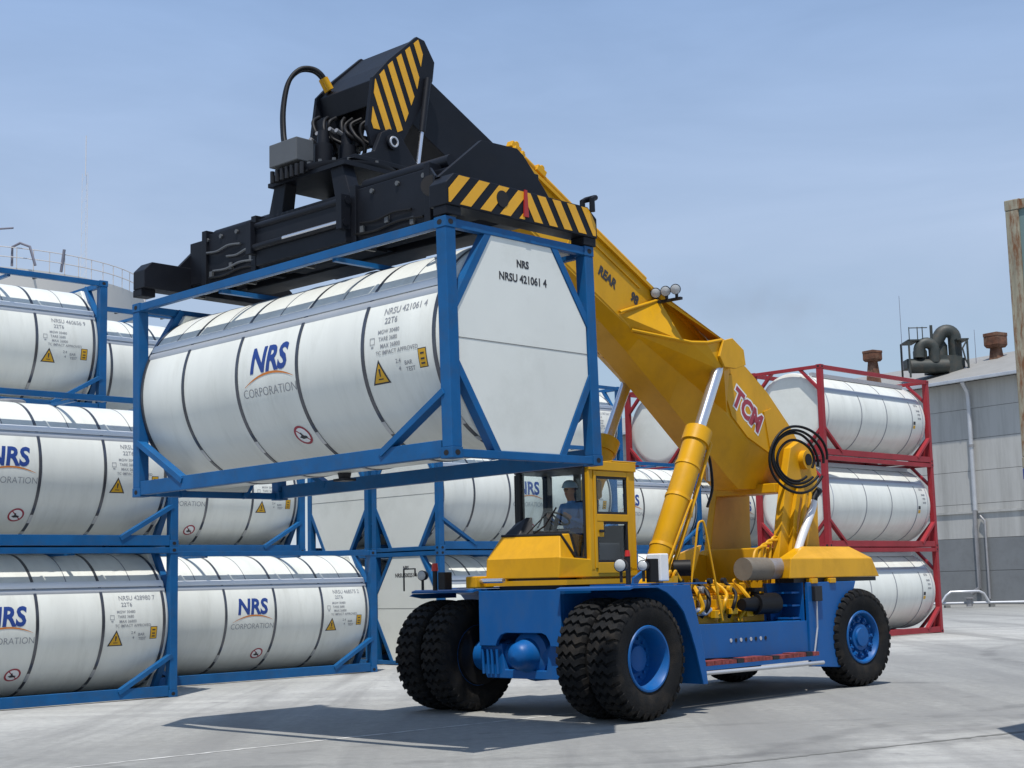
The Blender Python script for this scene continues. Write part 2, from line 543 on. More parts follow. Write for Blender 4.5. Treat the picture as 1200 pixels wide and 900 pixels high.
def text_flat(s, size, bold=0.0, shear=0.0, sx=1.0):
    """flat glyph outlines in the x,y plane, centred, as (verts, faces)"""
    key = (s, size, bold, shear, sx)
    if key in _TXT:
        return _TXT[key]
    cu = bpy.data.curves.new("glyphs", 'FONT')
    cu.body = s
    cu.size = size
    cu.offset = bold
    cu.shear = shear
    cu.resolution_u = 3
    cu.fill_mode = 'FRONT'
    ob = bpy.data.objects.new("glyphs", cu)
    COL.objects.link(ob)
    bpy.context.view_layer.update()
    dg = bpy.context.evaluated_depsgraph_get()
    me = bpy.data.meshes.new_from_object(ob.evaluated_get(dg))
    bm = bmesh.new()
    bm.from_mesh(me)
    bmesh.ops.triangulate(bm, faces=bm.faces)
    xs = [v.co.x for v in bm.verts]; ys = [v.co.y for v in bm.verts]
    cx, cy = (min(xs) + max(xs)) / 2, (min(ys) + max(ys)) / 2
    vs = [((v.co.x - cx) * sx, v.co.y - cy) for v in bm.verts]
    bm.verts.index_update()
    fs = [tuple(v.index for v in f.verts) for f in bm.faces]
    bm.free()
    bpy.data.objects.remove(ob)
    bpy.data.curves.remove(cu)
    bpy.data.meshes.remove(me)
    _TXT[key] = (vs, fs)
    return vs, fs


def slice_v(vs, fs, step):
    bm = bmesh.new()
    bv = [bm.verts.new((x, y, 0)) for x, y in vs]
    for f in fs:
        try:
            bm.faces.new([bv[i] for i in f])
        except ValueError:
            pass
    y0, y1 = min(y for _, y in vs), max(y for _, y in vs)
    y = y0 + step
    while y < y1:
        bmesh.ops.bisect_plane(bm, geom=bm.verts[:] + bm.edges[:] + bm.faces[:], plane_co=(0, y, 0), plane_no=(0, 1, 0))
        y += step
    bm.verts.index_update()
    r = [(v.co.x, v.co.y) for v in bm.verts], [tuple(v.index for v in f.verts) for f in bm.faces]
    bm.free()
    return r

# ------------------------------------------------------------------ ground
m = MB()
m.add([(-1500, -60, 0), (1500, -60, 0), (1500, 3000, 0), (-1500, 3000, 0)], [(0, 1, 2, 3)])
g = m.build("ground", "yard_concrete")
tag(g, kind="structure")
for i, (p, q, wd, mm_) in enumerate([((-0.6, 13.3), (9.6, 19.57), 0.085, "joint_grey"), ((-7.5, 13.45), (1.5, 21.6), 0.06, "joint_pale"),
                                     ((9.6, 19.55), (19.9, 25.9), 0.07, "joint_grey")]):
    p, q = Vector((*p, 0.004)), Vector((*q, 0.004))
    d = (q - p).normalized(); s = Vector((-d.y, d.x, 0))
    N = 140
    mb = MB(); vs = []; fs = []
    for k in range(N + 1):
        c = p.lerp(q, k / N) + s * random.uniform(-0.015, 0.015)
        ww = wd / 2 * random.uniform(0.35, 1.35)
        vs += [c - s * ww, c + s * ww]
    for k in range(N):
        fs.append((2 * k, 2 * k + 2, 2 * k + 3, 2 * k + 1))
    mb.add(vs, fs)
    tag(mb.build("slab_joint", mm_), kind="structure")

# ------------------------------------------------------------------ tank containers
TL, TW, TH = 6.058, 2.438, 2.591
HX, HY = TL / 2, TW / 2
RC, ZC = 1.185, 1.315          # cladding radius, centre height
LX = 2.86                      # half length of the cladding


def on_shell(u, ph, r):
    return (u, -r * cos(ph), ZC + r * sin(ph))


def wrap(vs, fs, x0, z0, r):
    ph0 = asin((z0 - ZC) / RC)
    vs, fs = slice_v(vs, fs, 0.035)
    mb = MB()
    mb.add([on_shell(x0 + u, ph0 + v / RC, r) for u, v in vs], fs)
    return mb


def ring(r0, r1, n=40, a0=0, a1=2 * pi):
    vs, fs = [], []
    for i in range(n + 1):
        a = a0 + (a1 - a0) * i / n
        vs += [(r0 * cos(a), r0 * sin(a)), (r1 * cos(a), r1 * sin(a))]
    for i in range(n):
        fs.append((2 * i, 2 * i + 1, 2 * i + 3, 2 * i + 2))
    return vs, fs


def merge2(*parts):
    V2, F2 = [], []
    for vs, fs in parts:
        o = len(V2)
        V2 += list(vs); F2 += [tuple(i + o for i in f) for f in fs]
    return V2, F2


def poly2(pts):
    return list(pts), [tuple(range(len(pts)))]


def casting(root, fm, sx, sy, sz):
    cx, cy = sx * HX, sy * HY
    ox, oy = cx - sx * 0.178, cy - sy * 0.162
    z0, z1 = (0.0, 0.118) if sz < 0 else (TH - 0.118, TH)
    o = MB().box(cx, ox, cy, oy, z0, z1).build("corner_casting", fm, root, bevel=0.006)
    zm = (z0 + z1) / 2
    n = 12
    for (c, ax) in (((cx - sx * 0.09, cy + sy * 0.002, zm), 'y'), ((cx + sx * 0.002, cy - sy * 0.08, zm), 'x')):
        pts = []
        for i in range(n):
            a = 2 * pi * i / n
            uu, ww = 0.038 * cos(a), 0.030 * sin(a)
            pts.append((c[0] + uu, c[1], c[2] + ww) if ax == 'y' else (c[0], c[1] + uu, c[2] + ww))
        h = MB()
        h.add(pts, [tuple(range(n))])
        h.build("casting_hole", "hole_shade", o)  # flat disc, the dark of the hole is only painted


def frame_common(root, fm, brace=0.50, bx=0.93, top_rail=0.10, bot_rail=0.18):
    PW = 0.15
    for sx in (-1, 1):
        for sy in (-1, 1):
            casting(root, fm, sx, sy, -1)
            casting(root, fm, sx, sy, 1)
            MB().box(sx * (HX - 0.006), sx * (HX - 0.006 - PW), sy * (HY - 0.006), sy * (HY - 0.006 - PW),
                     0.118, TH - 0.118).build("corner_post", fm, root, bevel=0.008)
    for sy in (-1, 1):
        MB().box(-HX + 0.178, HX - 0.178, sy * (HY - 0.01), sy * (HY - 0.11), 0.02, 0.02 + bot_rail).build(
            "bottom_side_rail", fm, root, bevel=0.006)
        MB().box(-HX + 0.178, HX - 0.178, sy * (HY - 0.01), sy * (HY - 0.09), TH - 0.012 - top_rail, TH - 0.012).build(
            "top_side_rail", fm, root, bevel=0.006)
        for sx in (-1, 1):
            a = V(sx * (HX - 0.155), sy * (HY - 0.055), 0.17 + brace + 0.02)
            b = V(sx * (HX - 0.155 - bx), sy * (HY - 0.055), 0.165)
            e = (a - b).normalized()
            MB().beam(a + e * 0.05, b - e * 0.06, 0.07, 0.125, up=(0, sy, 0)).build("side_brace", fm, root)
    for sx in (-1, 1):
        x1, x0 = sx * (HX - 0.012), sx * (HX - 0.10)
        MB().box(x0, x1, -HY + 0.162, HY - 0.162, 0.014, 0.10).build("bottom_end_rail", fm, root, bevel=0.005)
        MB().box(x0, x1, -HY + 0.162, HY - 0.162, TH - 0.11, TH - 0.014).build("top_end_rail", fm, root, bevel=0.005)


HEXP = [(-0.50, 2.49), (0.48, 2.49), (1.055, 1.62), (1.055, 1.04), (0.50, 0.095), (-0.46, 0.095), (-1.055, 1.04), (-1.055, 1.62)]


def hex_bars(root, fm, poly, xin, xout, wd, name="end_brace"):
    idx = ((1, 2), (3, 4), (5, 6), (7, 0))
    cy = sum(p[0] for p in poly) / len(poly); cz = sum(p[1] for p in poly) / len(poly)
    for a, b in idx:
        p, q = V(*poly[a]), V(*poly[b])
        d = (q - p).normalized(); nn = V(-d.y, d.x)
        if nn.dot(p - V(cy, cz)) < 0: nn = -nn
        e = d * 0.05
        pts = [p - e, q + e, q + e + nn * wd, p - e + nn * wd]
        MB().front([(t.x, t.y) for t in pts], xin, xout).build(name, fm, root)


def make_blue_tank():
    root = empty("tank_container")
    fm = "frame_blue"
    frame_common(root, fm)
    # cladding drum with rolled shoulders
    prof = [(-LX - 0.07, RC - 0.22), (-LX - 0.045, RC - 0.09), (-LX, RC - 0.02), (-LX + 0.05, RC)]
    xs = [-2.3, -1.35, -0.15, 1.03, 2.2]
    full = prof + [(x, RC) for x in xs] + [(-a, b) for a, b in reversed(prof)]
    sh = MB().lathe(full, 'x', 96, (0, 0, ZC)).build("cladding", "tank_white", root, smooth=40)
    # upper cladding sheet, cream, laid over the drum
    up = MB()
    a0, a1 = radians(34), radians(146)
    up.lathe([(-LX + 0.05, RC + 0.005), (LX - 0.05, RC + 0.005)], 'x', 40, (0, 0, ZC), a0, a1)
    up.build("upper_cladding", "tank_white", root, smooth=40)
    # seam strips on either shoulder, highlight and sky reflection put into their tones
    for sg in (1, -1):
        for (b0, b1, r, mm, nm) in ((25.0, 30.0, RC + 0.014, "trim_grey", "seam_strip"), (30.1, 36.0, RC + 0.024, "highlight_white", "seam_highlight")):
            t = MB()
            b0r, b1r = radians(b0), radians(b1)
            vs, fs = [], []
            N = 4
            for x in (-LX + 0.02, LX - 0.02):
                for i in range(N + 1):
                    a = b0r + (b1r - b0r) * i / N
                    rr = r - (0.014 if i in (0, N) else 0)
                    vs.append((x, -sg * rr * cos(a), ZC + rr * sin(a)))
            for i in range(N):
                fs.append((i, i + 1, N + 2 + i, N + 1 + i))
            t.add(vs, fs)
            t.build(nm, mm, root, smooth=60)
    # strapping bands, buckled in segments
    for k, x in enumerate((-2.86, -1.90, -0.75, 0.43, 1.61, 2.77)):
        b = MB()
        w2 = 0.026
        r1 = RC + 0.009
        b.lathe([(-w2, RC - 0.01), (-w2, r1), (w2, r1), (w2, RC - 0.01)], 'x', 72, (x, 0, ZC), radians(211), radians(-31 + 360))
        b.lathe([(-w2, RC - 0.01), (-w2, r1), (w2, r1), (w2, RC - 0.01)], 'x', 60, (x, 0, ZC), radians(-31), radians(211))
        o = b.build("strap", "strap_steel", root, smooth=50)
        for sg in (1, -1):
            for an, ln in ((-45, 9), (-62, 4)):
                c = MB()
                aa = radians(180 - an if sg > 0 else an)
                c.lathe([(-w2 - 0.003, r1 - 0.004), (-w2 - 0.003, r1 + 0.004), (w2 + 0.003, r1 + 0.004), (w2 + 0.003, r1 - 0.004)], 'x', 4, (x, 0, ZC),
                        aa - radians(ln) / 2, aa + radians(ln) / 2)
                c.build("strap_buckle", "strap_bright", o, smooth=50)
    for x in (-2.35, -1.32, -0.15, 1.03, 2.22):
        b = MB()
        b.lathe([(-0.006, RC), (-0.006, RC + 0.012), (0.006, RC + 0.012), (0.006, RC)], 'x', 30, (x, 0, ZC), a0, a1)
        b.build("sheet_joint", "ink_grey", root, smooth=50)
    # hexagonal end closures in the end frames
    for sx in (-1, 1):
        x0, x1 = sx * (HX - 0.05), sx * (HX - 0.028)
        MB().front(HEXP, sx * (LX - 0.03), x1).build("end_panel", "tank_white", root, bevel=0.012)
        hex_bars(root, fm, HEXP, sx * (HX - 0.13), sx * (HX - 0.016), 0.085)
        xs_ = sx * (HX - 0.0265)
        MB().box(xs_ - 0.002, xs_ + 0.002, -1.05, 1.05, 1.29, 1.298).build("panel_seam", "joint_grey", root)
        # shipping marks
        for s, sz, zz, b in (("NRS", 0.115, 2.22, 0.005), ("NRSU 421061 4", 0.125, 2.05, 0.004)):
            vs, fs = text_flat(s, sz, b, 0, 0.95)
            t = MB()
            t.add([(sx * (HX - 0.0255), sx * u, zz + v) for u, v in vs], fs)
            o_ = t.build("lettering", "ink_black", root)
            if len(s) > 4: o_.data["serial"] = 1; o_.data["sx"] = sx
    # walkway boards under the top rails
    for sy in (-1, 1):
        xs_ = [-2.82, -1.72, -0.62, 0.52, 1.62, 2.78]
        for a, b in zip(xs_[:-1], xs_[1:]):
            MB().box(a + 0.03, b - 0.03, sy * 1.105, sy * (0.99 if sy < 0 else 0.30), TH - 0.062, TH - 0.04).build("walkway_board", "tank_cream", root)
        for x in xs_[1:-1]:
            MB().box(x - 0.02, x + 0.02, sy * 1.13, sy * (0.97 if sy < 0 else 0.28), TH - 0.105, TH - 0.066).build("walkway_bracket", "dark_trim", root)
    for x in (-1.17, 1.07):
        MB().box(x - 0.03, x + 0.03, -HY + 0.10, HY - 0.10, TH - 0.14, TH - 0.085).build("cross_bearer", fm, root)
    # bottom outlet and belly fittings
    o = MB()
    o.cyl((-0.15, 0.0, 0.24), (-0.15, 0.0, 0.05), 0.11, 0.07, 14)
    o.box(-0.25, -0.05, -0.10, 0.10, 0.03, 0.06)
    o.build("outlet_valve", "dark_trim", root, smooth=40)
    m_ = MB()
    m_.lathe([(0.0, 0.29), (0.10, 0.29), (0.12, 0.26), (0.12, 0.0)], 'z', 20, (0.5, 0.2, ZC + RC - 0.05))
    m_.build("manhole_lid", "steel_grey", root, smooth=40)
    # lettering on both long sides
    for flip in (False, True):
        R = Matrix.Rotation(pi, 4, 'Z') if flip else Matrix.Identity(4)

        def put(nm, mm, two, x0, z0, dr=0.0035):
            t = wrap(two[0], two[1], x0, z0, RC + dr)
            t.xform(R)
            o_ = t.build(nm, mm, root)
            if flip: o_.data["flip"] = 1
        put("company_logo", "logo_navy", text_flat("NRS", 0.43, 0.015, 0.14, 0.90), -0.11, 1.475)
        # swoosh
        vs, fs = [], []
        N = 24
        for i in range(N + 1):
            t = i / N
            x = -0.47 + 0.96 * t
            y = 0.115 * (1 - (2 * t - 1) ** 2) - 0.035 * (1 - t)
            th = 0.028 * sin(pi * min(1, max(0.03, t))) ** 0.7
            vs += [(x, y - th / 2), (x, y + th / 2)]
        for i in range(N):
            fs.append((2 * i, 2 * i + 2, 2 * i + 3, 2 * i + 1))
        put("logo_swoosh", "logo_orange", (vs, fs), -0.12, 1.20)
        put("company_name", "ink_grey", text_flat("CORPORATION", 0.155, -0.0015, 0, 0.93), -0.12, 1.085)
        # no entry disc
        bar = poly2([(-0.085, 0.098), (-0.098, 0.085), (0.085, -0.098), (0.098, -0.085)])
        put("warning_disc", "white_paint", ring(0.0, 0.125, 28), 0.16, 0.53, 0.0025)
        put("warning_ring", "sign_red", merge2(ring(0.108, 0.138, 32), bar), 0.16, 0.53, 0.0045)
        blob = poly2([(-0.075, -0.02), (-0.03, -0.05), (0.055, -0.045), (0.06, -0.015), (0.005, 0.0), (-0.01, 0.045), (-0.035, 0.04), (-0.03, 0.0)])
        put("warning_figure", "ink_black", blob, 0.16, 0.53, 0.006)
        # hazard triangle
        put("triangle_edge", "ink_black", poly2([(-0.145, -0.125), (0.145, -0.125), (0.0, 0.15)]), 1.86, 1.04, 0.003)
        put("hazard_triangle", "sign_yellow", poly2([(-0.112, -0.106), (0.112, -0.106), (0.0, 0.108)]), 1.86, 1.04, 0.005)
        put("triangle_mark", "ink_black", merge2(poly2([(-0.008, -0.04), (0.008, -0.04), (0.016, 0.045), (-0.016, 0.045)]),
                                                 poly2([(-0.04, -0.075), (0.04, -0.075), (0.04, -0.062), (-0.04, -0.062)])), 1.86, 1.04, 0.0065)
        put("plate_edge", "ink_black", poly2([(-0.066, -0.107), (0.066, -0.107), (0.066, 0.107), (-0.066, 0.107)]), 2.57, 1.12, 0.003)
        put("small_plate", "sign_yellow", poly2([(-0.056, -0.097), (0.056, -0.097), (0.056, 0.097), (-0.056, 0.097)]), 2.57, 1.12, 0.005)
        rows = [poly2([(-0.03, zz), (0.03, zz), (0.03, zz + 0.02), (-0.03, zz + 0.02)]) for zz in (-0.07, -0.02, 0.04)]
        put("plate_print", "ink_black", merge2(*rows), 2.57, 1.12, 0.0065)
        put("container_number", "ink_grey", text_flat("NRSU 421061 4", 0.115, 0.001, 0, 0.92), 2.27, 1.72)
        put("size_code", "ink_grey", text_flat("22T6", 0.10, 0.001), 2.06, 1.61)
        for s, xx, zz in (("MGW 30480", 2.04, 1.49), ("TARE 3680", 2.03, 1.41), ("MAX 26800", 2.07, 1.33), ("TC IMPACT APPROVED", 2.17, 1.255)):
            put("data_line", "ink_grey", text_flat(s, 0.066, 0.0005), xx, zz)
        put("data_line", "ink_grey", merge2(ring(0.045, 0.056, 4, pi / 4, 2 * pi + pi / 4), poly2([(-0.02, -0.075), (0.02, -0.075), (0.02, -0.06), (-0.02, -0.06)])), 1.775, 1.40)
        for s, xx, zz in (("2.4", 2.18, 1.135), ("4", 2.19, 1.05), ("BAR", 2.34, 1.10), ("TEST", 2.36, 1.03)):
            put("data_line", "ink_grey", text_flat(s, 0.068, 0.0008), xx, zz)
    return root


def dish(x0, x1, r0, n=8):
    """profile of a dished head from the drum edge x0,r0 to the crown x1"""
    return [(x0 + (x1 - x0) * sin(pi / 2 * i / n), r0 * cos(pi / 2 * i / n) if i < n else 0.0) for i in range(n + 1)]


def make_red_tank():
    root = empty("tank_container")
    fm = "frame_red"
    frame_common(root, fm, brace=0.55, bx=0.72, top_rail=0.12, bot_rail=0.17)
    R2 = 1.165
    ends = [(2.74, R2), (2.82, R2 - 0.03), (2.865, R2 - 0.12), (2.875, R2 - 0.22), (2.885, 0.5), (2.89, 0.0)]
    full = [(-a, b) for a, b in reversed(ends)] + [(-0.9, R2), (0.9, R2)] + ends
    MB().lathe(full, 'x', 72, (0, 0, ZC)).build("cladding", "tank_white", root, smooth=40)
    for x in (-2.62, -0.88, 0.52, 2.0, 2.62):
        b = MB()
        b.lathe([(-0.02, R2), (-0.02, R2 + 0.008), (0.02, R2 + 0.008), (0.02, R2)], 'x', 72, (x, 0, ZC))
        b.build("strap", "strap_bright" if abs(x) > 2.5 else "ink_grey", root, smooth=50)
    for sg in (1, -1):
        t = MB()
        vs, fs = [], []
        for x in (-2.62, 2.62):
            for d, r in ((27, R2), (29, R2 + 0.022), (34, R2 + 0.022), (36, R2)):
                a = radians(d)
                vs.append((x, -sg * r * cos(a), ZC + r * sin(a)))
        for i in range(3):
            fs.append((i, i + 1, 5 + i, 4 + i))
        t.add(vs, fs)
        t.build("seam_strip", "trim_grey", root, smooth=60)
        # gutter and spill box on the top
        MB().box(-2.5, 2.5, sg * 0.48, sg * 0.60, ZC + R2 - 0.14, ZC + R2 - 0.02).build("walkway_board", "trim_grey", root)
    hexr = [(-0.46, 2.48), (0.46, 2.48), (1.07, 1.86), (1.07, 0.80), (0.42, 0.12), (-0.42, 0.12), (-1.07, 0.80), (-1.07, 1.86)]
    for sx in (-1, 1):
        hex_bars(root, fm, hexr, sx * (HX - 0.12), sx * (HX - 0.02), 0.075)
        for sy in (-1, 1):
            MB().front([(sy * 1.16, 0.08), (sy * 0.66, 0.08), (sy * 1.16, 0.72)], sx * (HX - 0.10), sx * (HX - 0.085)).build("gusset", fm, root)
    for flip in (False, True):
        Rm = Matrix.Rotation(pi, 4, 'Z') if flip else Matrix.Identity(4)
        for s, xx, zz, sz in (("EXFU 662", 2.28, 1.92, 0.11), ("22T6", 2.35, 1.77, 0.10), ("30480", 2.40, 1.60, 0.08), ("3720", 2.42, 1.48, 0.08),
                              ("26760", 2.42, 1.36, 0.08)):
            tv, tf = text_flat(s, sz, 0.003)
            t = wrap(tv, tf, xx, zz, R2 + 0.005); t.xform(Rm); t.build("data_line", "ink_grey", root)
        for xx, zz, mm in ((2.12, 1.08, "sign_yellow"), (2.12, 1.20, "ink_black")):
            tv, tf = poly2([(-0.06, -0.05), (0.06, -0.05), (0.06, 0.05), (-0.06, 0.05)])
            t = wrap(tv, tf, xx, zz, R2 + 0.004); t.xform(Rm); t.build("small_plate", mm, root)
    return root


S_YAW = 0.7715
SD = V(cos(S_YAW), sin(S_YAW), 0)
SB = V(-sin(S_YAW), cos(S_YAW), 0)
blue0 = make_blue_tank()
red0 = make_red_tank()
_used = {id(blue0): False, id(red0): False}
_SER = {}


def renumber(root, k):
    """every tank carries its own serial on sides and ends"""
    num = "NRSU %06d %d" % ((421061 + k * 7919) % 1000000, (4 + 3 * k) % 10)
    for c in root.children:
        base = c.name.split(".")[0]
        if base == "container_number" or (base == "lettering" and c.data.get("serial")):
            key = (k, c.data.name)
            me = c.data.copy()
            flip = c.data.get("flip", 0); sx = c.data.get("sx", 0)
            t = MB()
            if base == "container_number":
                vs, fs = text_flat(num, 0.115, 0.001, 0, 0.92)
                t = wrap(vs, fs, 2.27, 1.72, RC + 0.0035)
                if flip: t.xform(Matrix.Rotation(pi, 4, 'Z'))
            else:
                vs, fs = text_flat(num, 0.125, 0.004, 0, 0.95)
                t.add([(sx * (HX - 0.0255), sx * u, 2.05 + v) for u, v in vs], fs)
            nm = t.mesh(base, "ink_grey" if base == "container_number" else "ink_black")
            nm["serial"] = 1; nm["flip"] = flip; nm["sx"] = sx
            c.data = nm


def place(src, corner, yaw, label, group=None, left=True, tier=0):
    """corner: near-left (left=True) or near-right bottom corner of the frame on plan"""
    o = src if not _used[id(src)] else copy_tree(src)
    _used[id(src)] = True
    sd = V(cos(yaw), sin(yaw), 0); sb = V(-sin(yaw), cos(yaw), 0)
    c = Vector(corner) + sd * (HX if left else -HX) + sb * HY
    o.location = (c.x, c.y, tier * TH)
    o.rotation_euler = (0, 0, yaw)
    tag(o, label, "tank container", group)
    return o


# the tank in the air
held = place(blue0, (0, 0, 0), 0, "white tank container in blue frame hanging from the black spreader above the reach stacker cab")
A = V(-0.636, 15.237, 3.134)
hyaw = 2.3857
hl = V(cos(hyaw) * cos(-0.0125), sin(hyaw) * cos(-0.0125), sin(-0.0125))
hw = V(sin(hyaw), -cos(hyaw), 0.0057)
hw = (hw - hl * hw.dot(hl)).normalized()
hz = hw.cross(hl)
if hz.z < 0: hz = -hz
hc = A + hl * HX + hw * HY
held.matrix_world = Matrix(((-hl.x, hw.x, hz.x, hc.x), (-hl.y, hw.y, hz.y, hc.y), (-hl.z, hw.z, hz.z, hc.z), (0, 0, 0, 1)))
HELD_YAW = atan2(-hl.y, -hl.x)

GRP = "blue framed tank containers stacked in the yard"
Lp = V(-5.93, 25.995, 0)
PIT = 2.561
A1 = V(-3.02, 31.975, 0)
GAP = 1.82
STEP = TL + 0.55


_cnt = [0]


def bt(corner, label, tier=0, left=False):
    _cnt[0] += 1
    o = place(blue0, corner, S_YAW, label, GRP, left, tier)
    renumber(o, _cnt[0])
    return o


bt(Lp, "blue framed tank on the concrete, bottom of the two high front stack")
bt(Lp, "blue framed tank, upper one of the two high front stack", tier=1)
Lb = Lp + SB * PIT - SD * 0.033
bt(Lb, "blue framed tank at the bottom of the three high pile behind the two high stack")
bt(Lb, "blue framed tank in the middle of the three high pile behind the two high stack", tier=1)
bt(Lb, "blue framed tank topping the three high pile, below the storage tank railing", tier=2)
bt(A1, "single blue framed tank on the ground with full company logo, beside the front dual tyres")
B1 = A1 + SB * PIT
for t, lb in enumerate(("bottom tank of the pile directly behind the single ground level tank",
                        "second tank of the pile behind the single ground level tank",
                        "topmost tank of the pile behind the single ground level tank")):
    bt(B1, "blue framed " + lb, tier=t)
A2 = A1 + SD * GAP
bt(A2, "blue framed tank on the ground with hexagonal white end panel behind the front dual tyres", 0, True)
bt(A2, "blue framed tank on second level with diagonal brace seen left of the cab window", 1, True)
B2 = A2 + SB * PIT
bt(B2, "back row blue framed tank on the ground behind the hexagonal end panels", 0, True)
bt(B2, "back row blue framed tank on second level, hexagonal white end panel under the hanging tank", 1, True)
A3 = A2 + SD * STEP
B3 = B2 + SD * STEP
bt(A3, "blue framed tank on the ground behind the reach stacker chassis", 0, True)
bt(B3, "back row blue framed tank on the ground behind the lift cylinder", 0, True)
bt(B3, "blue framed tank on second level with logo between the cab and the lift cylinder", 1, True)
B4 = B3 + SD * STEP + SB * 1.0
bt(B4, "blue framed tank on the ground beneath the red framed tank behind the boom", 0, True)
bt(B4, "blue framed tank directly beneath the red framed tank behind the boom", 1, True)
C3 = B3 + SB * PIT - SD * 0.55
for t, lb in enumerate(("bottom", "middle", "top")):
    bt(C3, "blue framed tank, %s of the rearmost three high pile behind the boom" % lb, t, True)
place(red0, B4, S_YAW, "white tank in red frame on top of blue framed tanks under the yellow boom", "red framed tank containers", True, 2)
RC0 = V(8.756, 41.28, 0)
for t, lb in enumerate(("bottom", "middle", "top")):
    place(red0, RC0, 0.7889, "white tank in red frame, %s of the three high red stack beside the grey building" % lb,
          "red framed tank containers", True, t)

# ------------------------------------------------------------------ reach stacker (x forward, y left, z up, origin under the front axle)
T_YAW = radians(-133.3104)
truck = empty("reach_stacker", (0.2225, 20.9146, 0), T_YAW)
tag(truck, "blue and yellow reach stacker lifting a tank container with its black spreader", "reach stacker")
YL, BL, BK = "truck_yellow", "truck_blue", "spreader_black"

# --- wheels
TR, HWD = 0.80, 0.225


def make_wheel_meshes():
    ty = MB()
    rb = TR - 0.045
    ty.lathe([(-0.17, 0.40), (-0.20, 0.44), (-0.225, 0.55), (-0.235, 0.64), (-0.225, 0.71), (-0.19, rb - 0.008), (-0.1, rb), (0.1, rb), (0.19, rb - 0.008),
              (0.225, 0.71), (0.235, 0.64), (0.225, 0.55), (0.20, 0.44), (0.17, 0.40)], 'y', 64)
    NL = 34
    for i in range(NL):
        th = 2 * pi * i / NL
        ys = [-0.238, -0.205, -0.13, -0.065, 0.0, 0.065, 0.13, 0.205, 0.238]
        of = [0.0, 0.0, 0.045, -0.030, 0.040, -0.030, 0.045, 0.0, 0.0]
        ro = [0.715, 0.775, TR - 0.004, TR, TR, TR, TR - 0.004, 0.775, 0.715]
        ri = [0.69, 0.72, 0.74, 0.745, 0.745, 0.745, 0.74, 0.72, 0.69]
        hw_ = [0.058, 0.060, 0.062, 0.062, 0.062, 0.062, 0.062, 0.060, 0.058]
        vs, fs = [], []
        for y, o, r1, r0, w_ in zip(ys, of, ro, ri, hw_):
            for (a, r) in ((th + o - w_, r0), (th + o - w_ * 0.86, r1), (th + o + w_ * 0.86, r1), (th + o + w_, r0)):
                vs.append((r * sin(a), y, r * cos(a)))
        for k in range(len(ys) - 1):
            for j in range(3):
                fs.append((4 * k + j, 4 * k + j + 1, 4 * k + 5 + j, 4 * k + 4 + j))
        fs.append((0, 1, 2, 3)); n8 = 4 * (len(ys) - 1)
        fs.append((n8 + 3, n8 + 2, n8 + 1, n8))
        ty.add(vs, fs)
    tyre = ty.mesh("tyre", "rubber", 35)
    # outer rim with deep dish (opening on +y)
    rim = MB().lathe([(0.20, 0.435), (0.215, 0.425), (0.215, 0.40), (0.19, 0.385), (0.10, 0.365), (0.0, 0.352), (-0.06, 0.345), (-0.065, 0.20), (-0.03, 0.19),
                      (0.03, 0.165), (0.04, 0.13), (0.045, 0.0)], 'y', 40)
    rim.lathe([(-0.20, 0.435), (-0.2, 0.38), (-0.06, 0.345)], 'y', 40)
    rim_f = rim.mesh("rim", BL, 35)
    # steer wheel rim, hub proud with wedge lugs
    rim = MB().lathe([(0.20, 0.435), (0.215, 0.425), (0.215, 0.40), (0.20, 0.385), (0.13, 0.37), (0.105, 0.36), (0.10, 0.30), (0.10, 0.235), (0.16, 0.215), (0.165, 0.20),
                      (0.165, 0.155), (0.20, 0.145), (0.205, 0.0)], 'y', 40)
    rim.lathe([(-0.20, 0.435), (-0.2, 0.38), (0.0, 0.345)], 'y', 40)
    rim_r = rim.mesh("rim", BL, 35)
    nuts = MB()
    for i in range(16):
        a = 2 * pi * i / 16
        nuts.cyl((0.27 * sin(a), -0.065, 0.27 * cos(a)), (0.27 * sin(a), -0.03, 0.27 * cos(a)), 0.018, None, 6)
    nut_f = nuts.mesh("wheel_nuts", "truck_blue")
    nuts = MB()
    for i in range(12):
        a = 2 * pi * i / 12
        c, s = cos(a), sin(a)
        nuts.beam((0.25 * s, 0.115, 0.25 * c), (0.335 * s, 0.13, 0.335 * c), 0.055, 0.05, up=(0, 1, 0))
        nuts.cyl((0.29 * s, 0.13, 0.29 * c), (0.29 * s, 0.175, 0.29 * c), 0.018, None, 6)
    nut_r = nuts.mesh("wheel_nuts", "truck_blue")
    return tyre, rim_f, rim_r, nut_f, nut_r


TYRE, RIMF, RIMR, NUTF, NUTR = make_wheel_meshes()


def wheel(x, y, outward, rear=False, spin=0.0, steer=0.0):
    o = bpy.data.objects.new("wheel", RIMR if rear else RIMF)
    COL.objects.link(o); o.parent = truck
    o.location = (x, y, TR)
    o.rotation_euler = (0, spin, (0 if outward > 0 else pi) + steer)
    for nm, me in (("tyre", TYRE), ("wheel_nuts", NUTR if rear else NUTF)):
        c = bpy.data.objects.new(nm, me); COL.objects.link(c); c.parent = o
        if nm == "wheel_nuts": c["kind"] = "stuff"


for sgn in (1, -1):
    wheel(0, sgn * 1.835, sgn, spin=0.02)
    wheel(0, sgn * 1.295, sgn, spin=0.09)
    wheel(-6.5, sgn * 1.22, sgn, True, 0.05, radians(-6))

for sgn in (1, -1):
    m = MB()
    m.lathe([(0.0, 0.0), (0.0, 0.42), (0.05, 0.43), (0.12, 0.43)], 'y', 32, (0, 0, 0))
    m.xform(Matrix.Translation((0, sgn * 1.03, TR)) @ Matrix.Rotation(0 if sgn > 0 else pi, 4, 'Z'))
    m.build("wheel_shade_disc", "hose_black", truck, smooth=40)  # black disc painting the shade on the inner side of the dual wheels
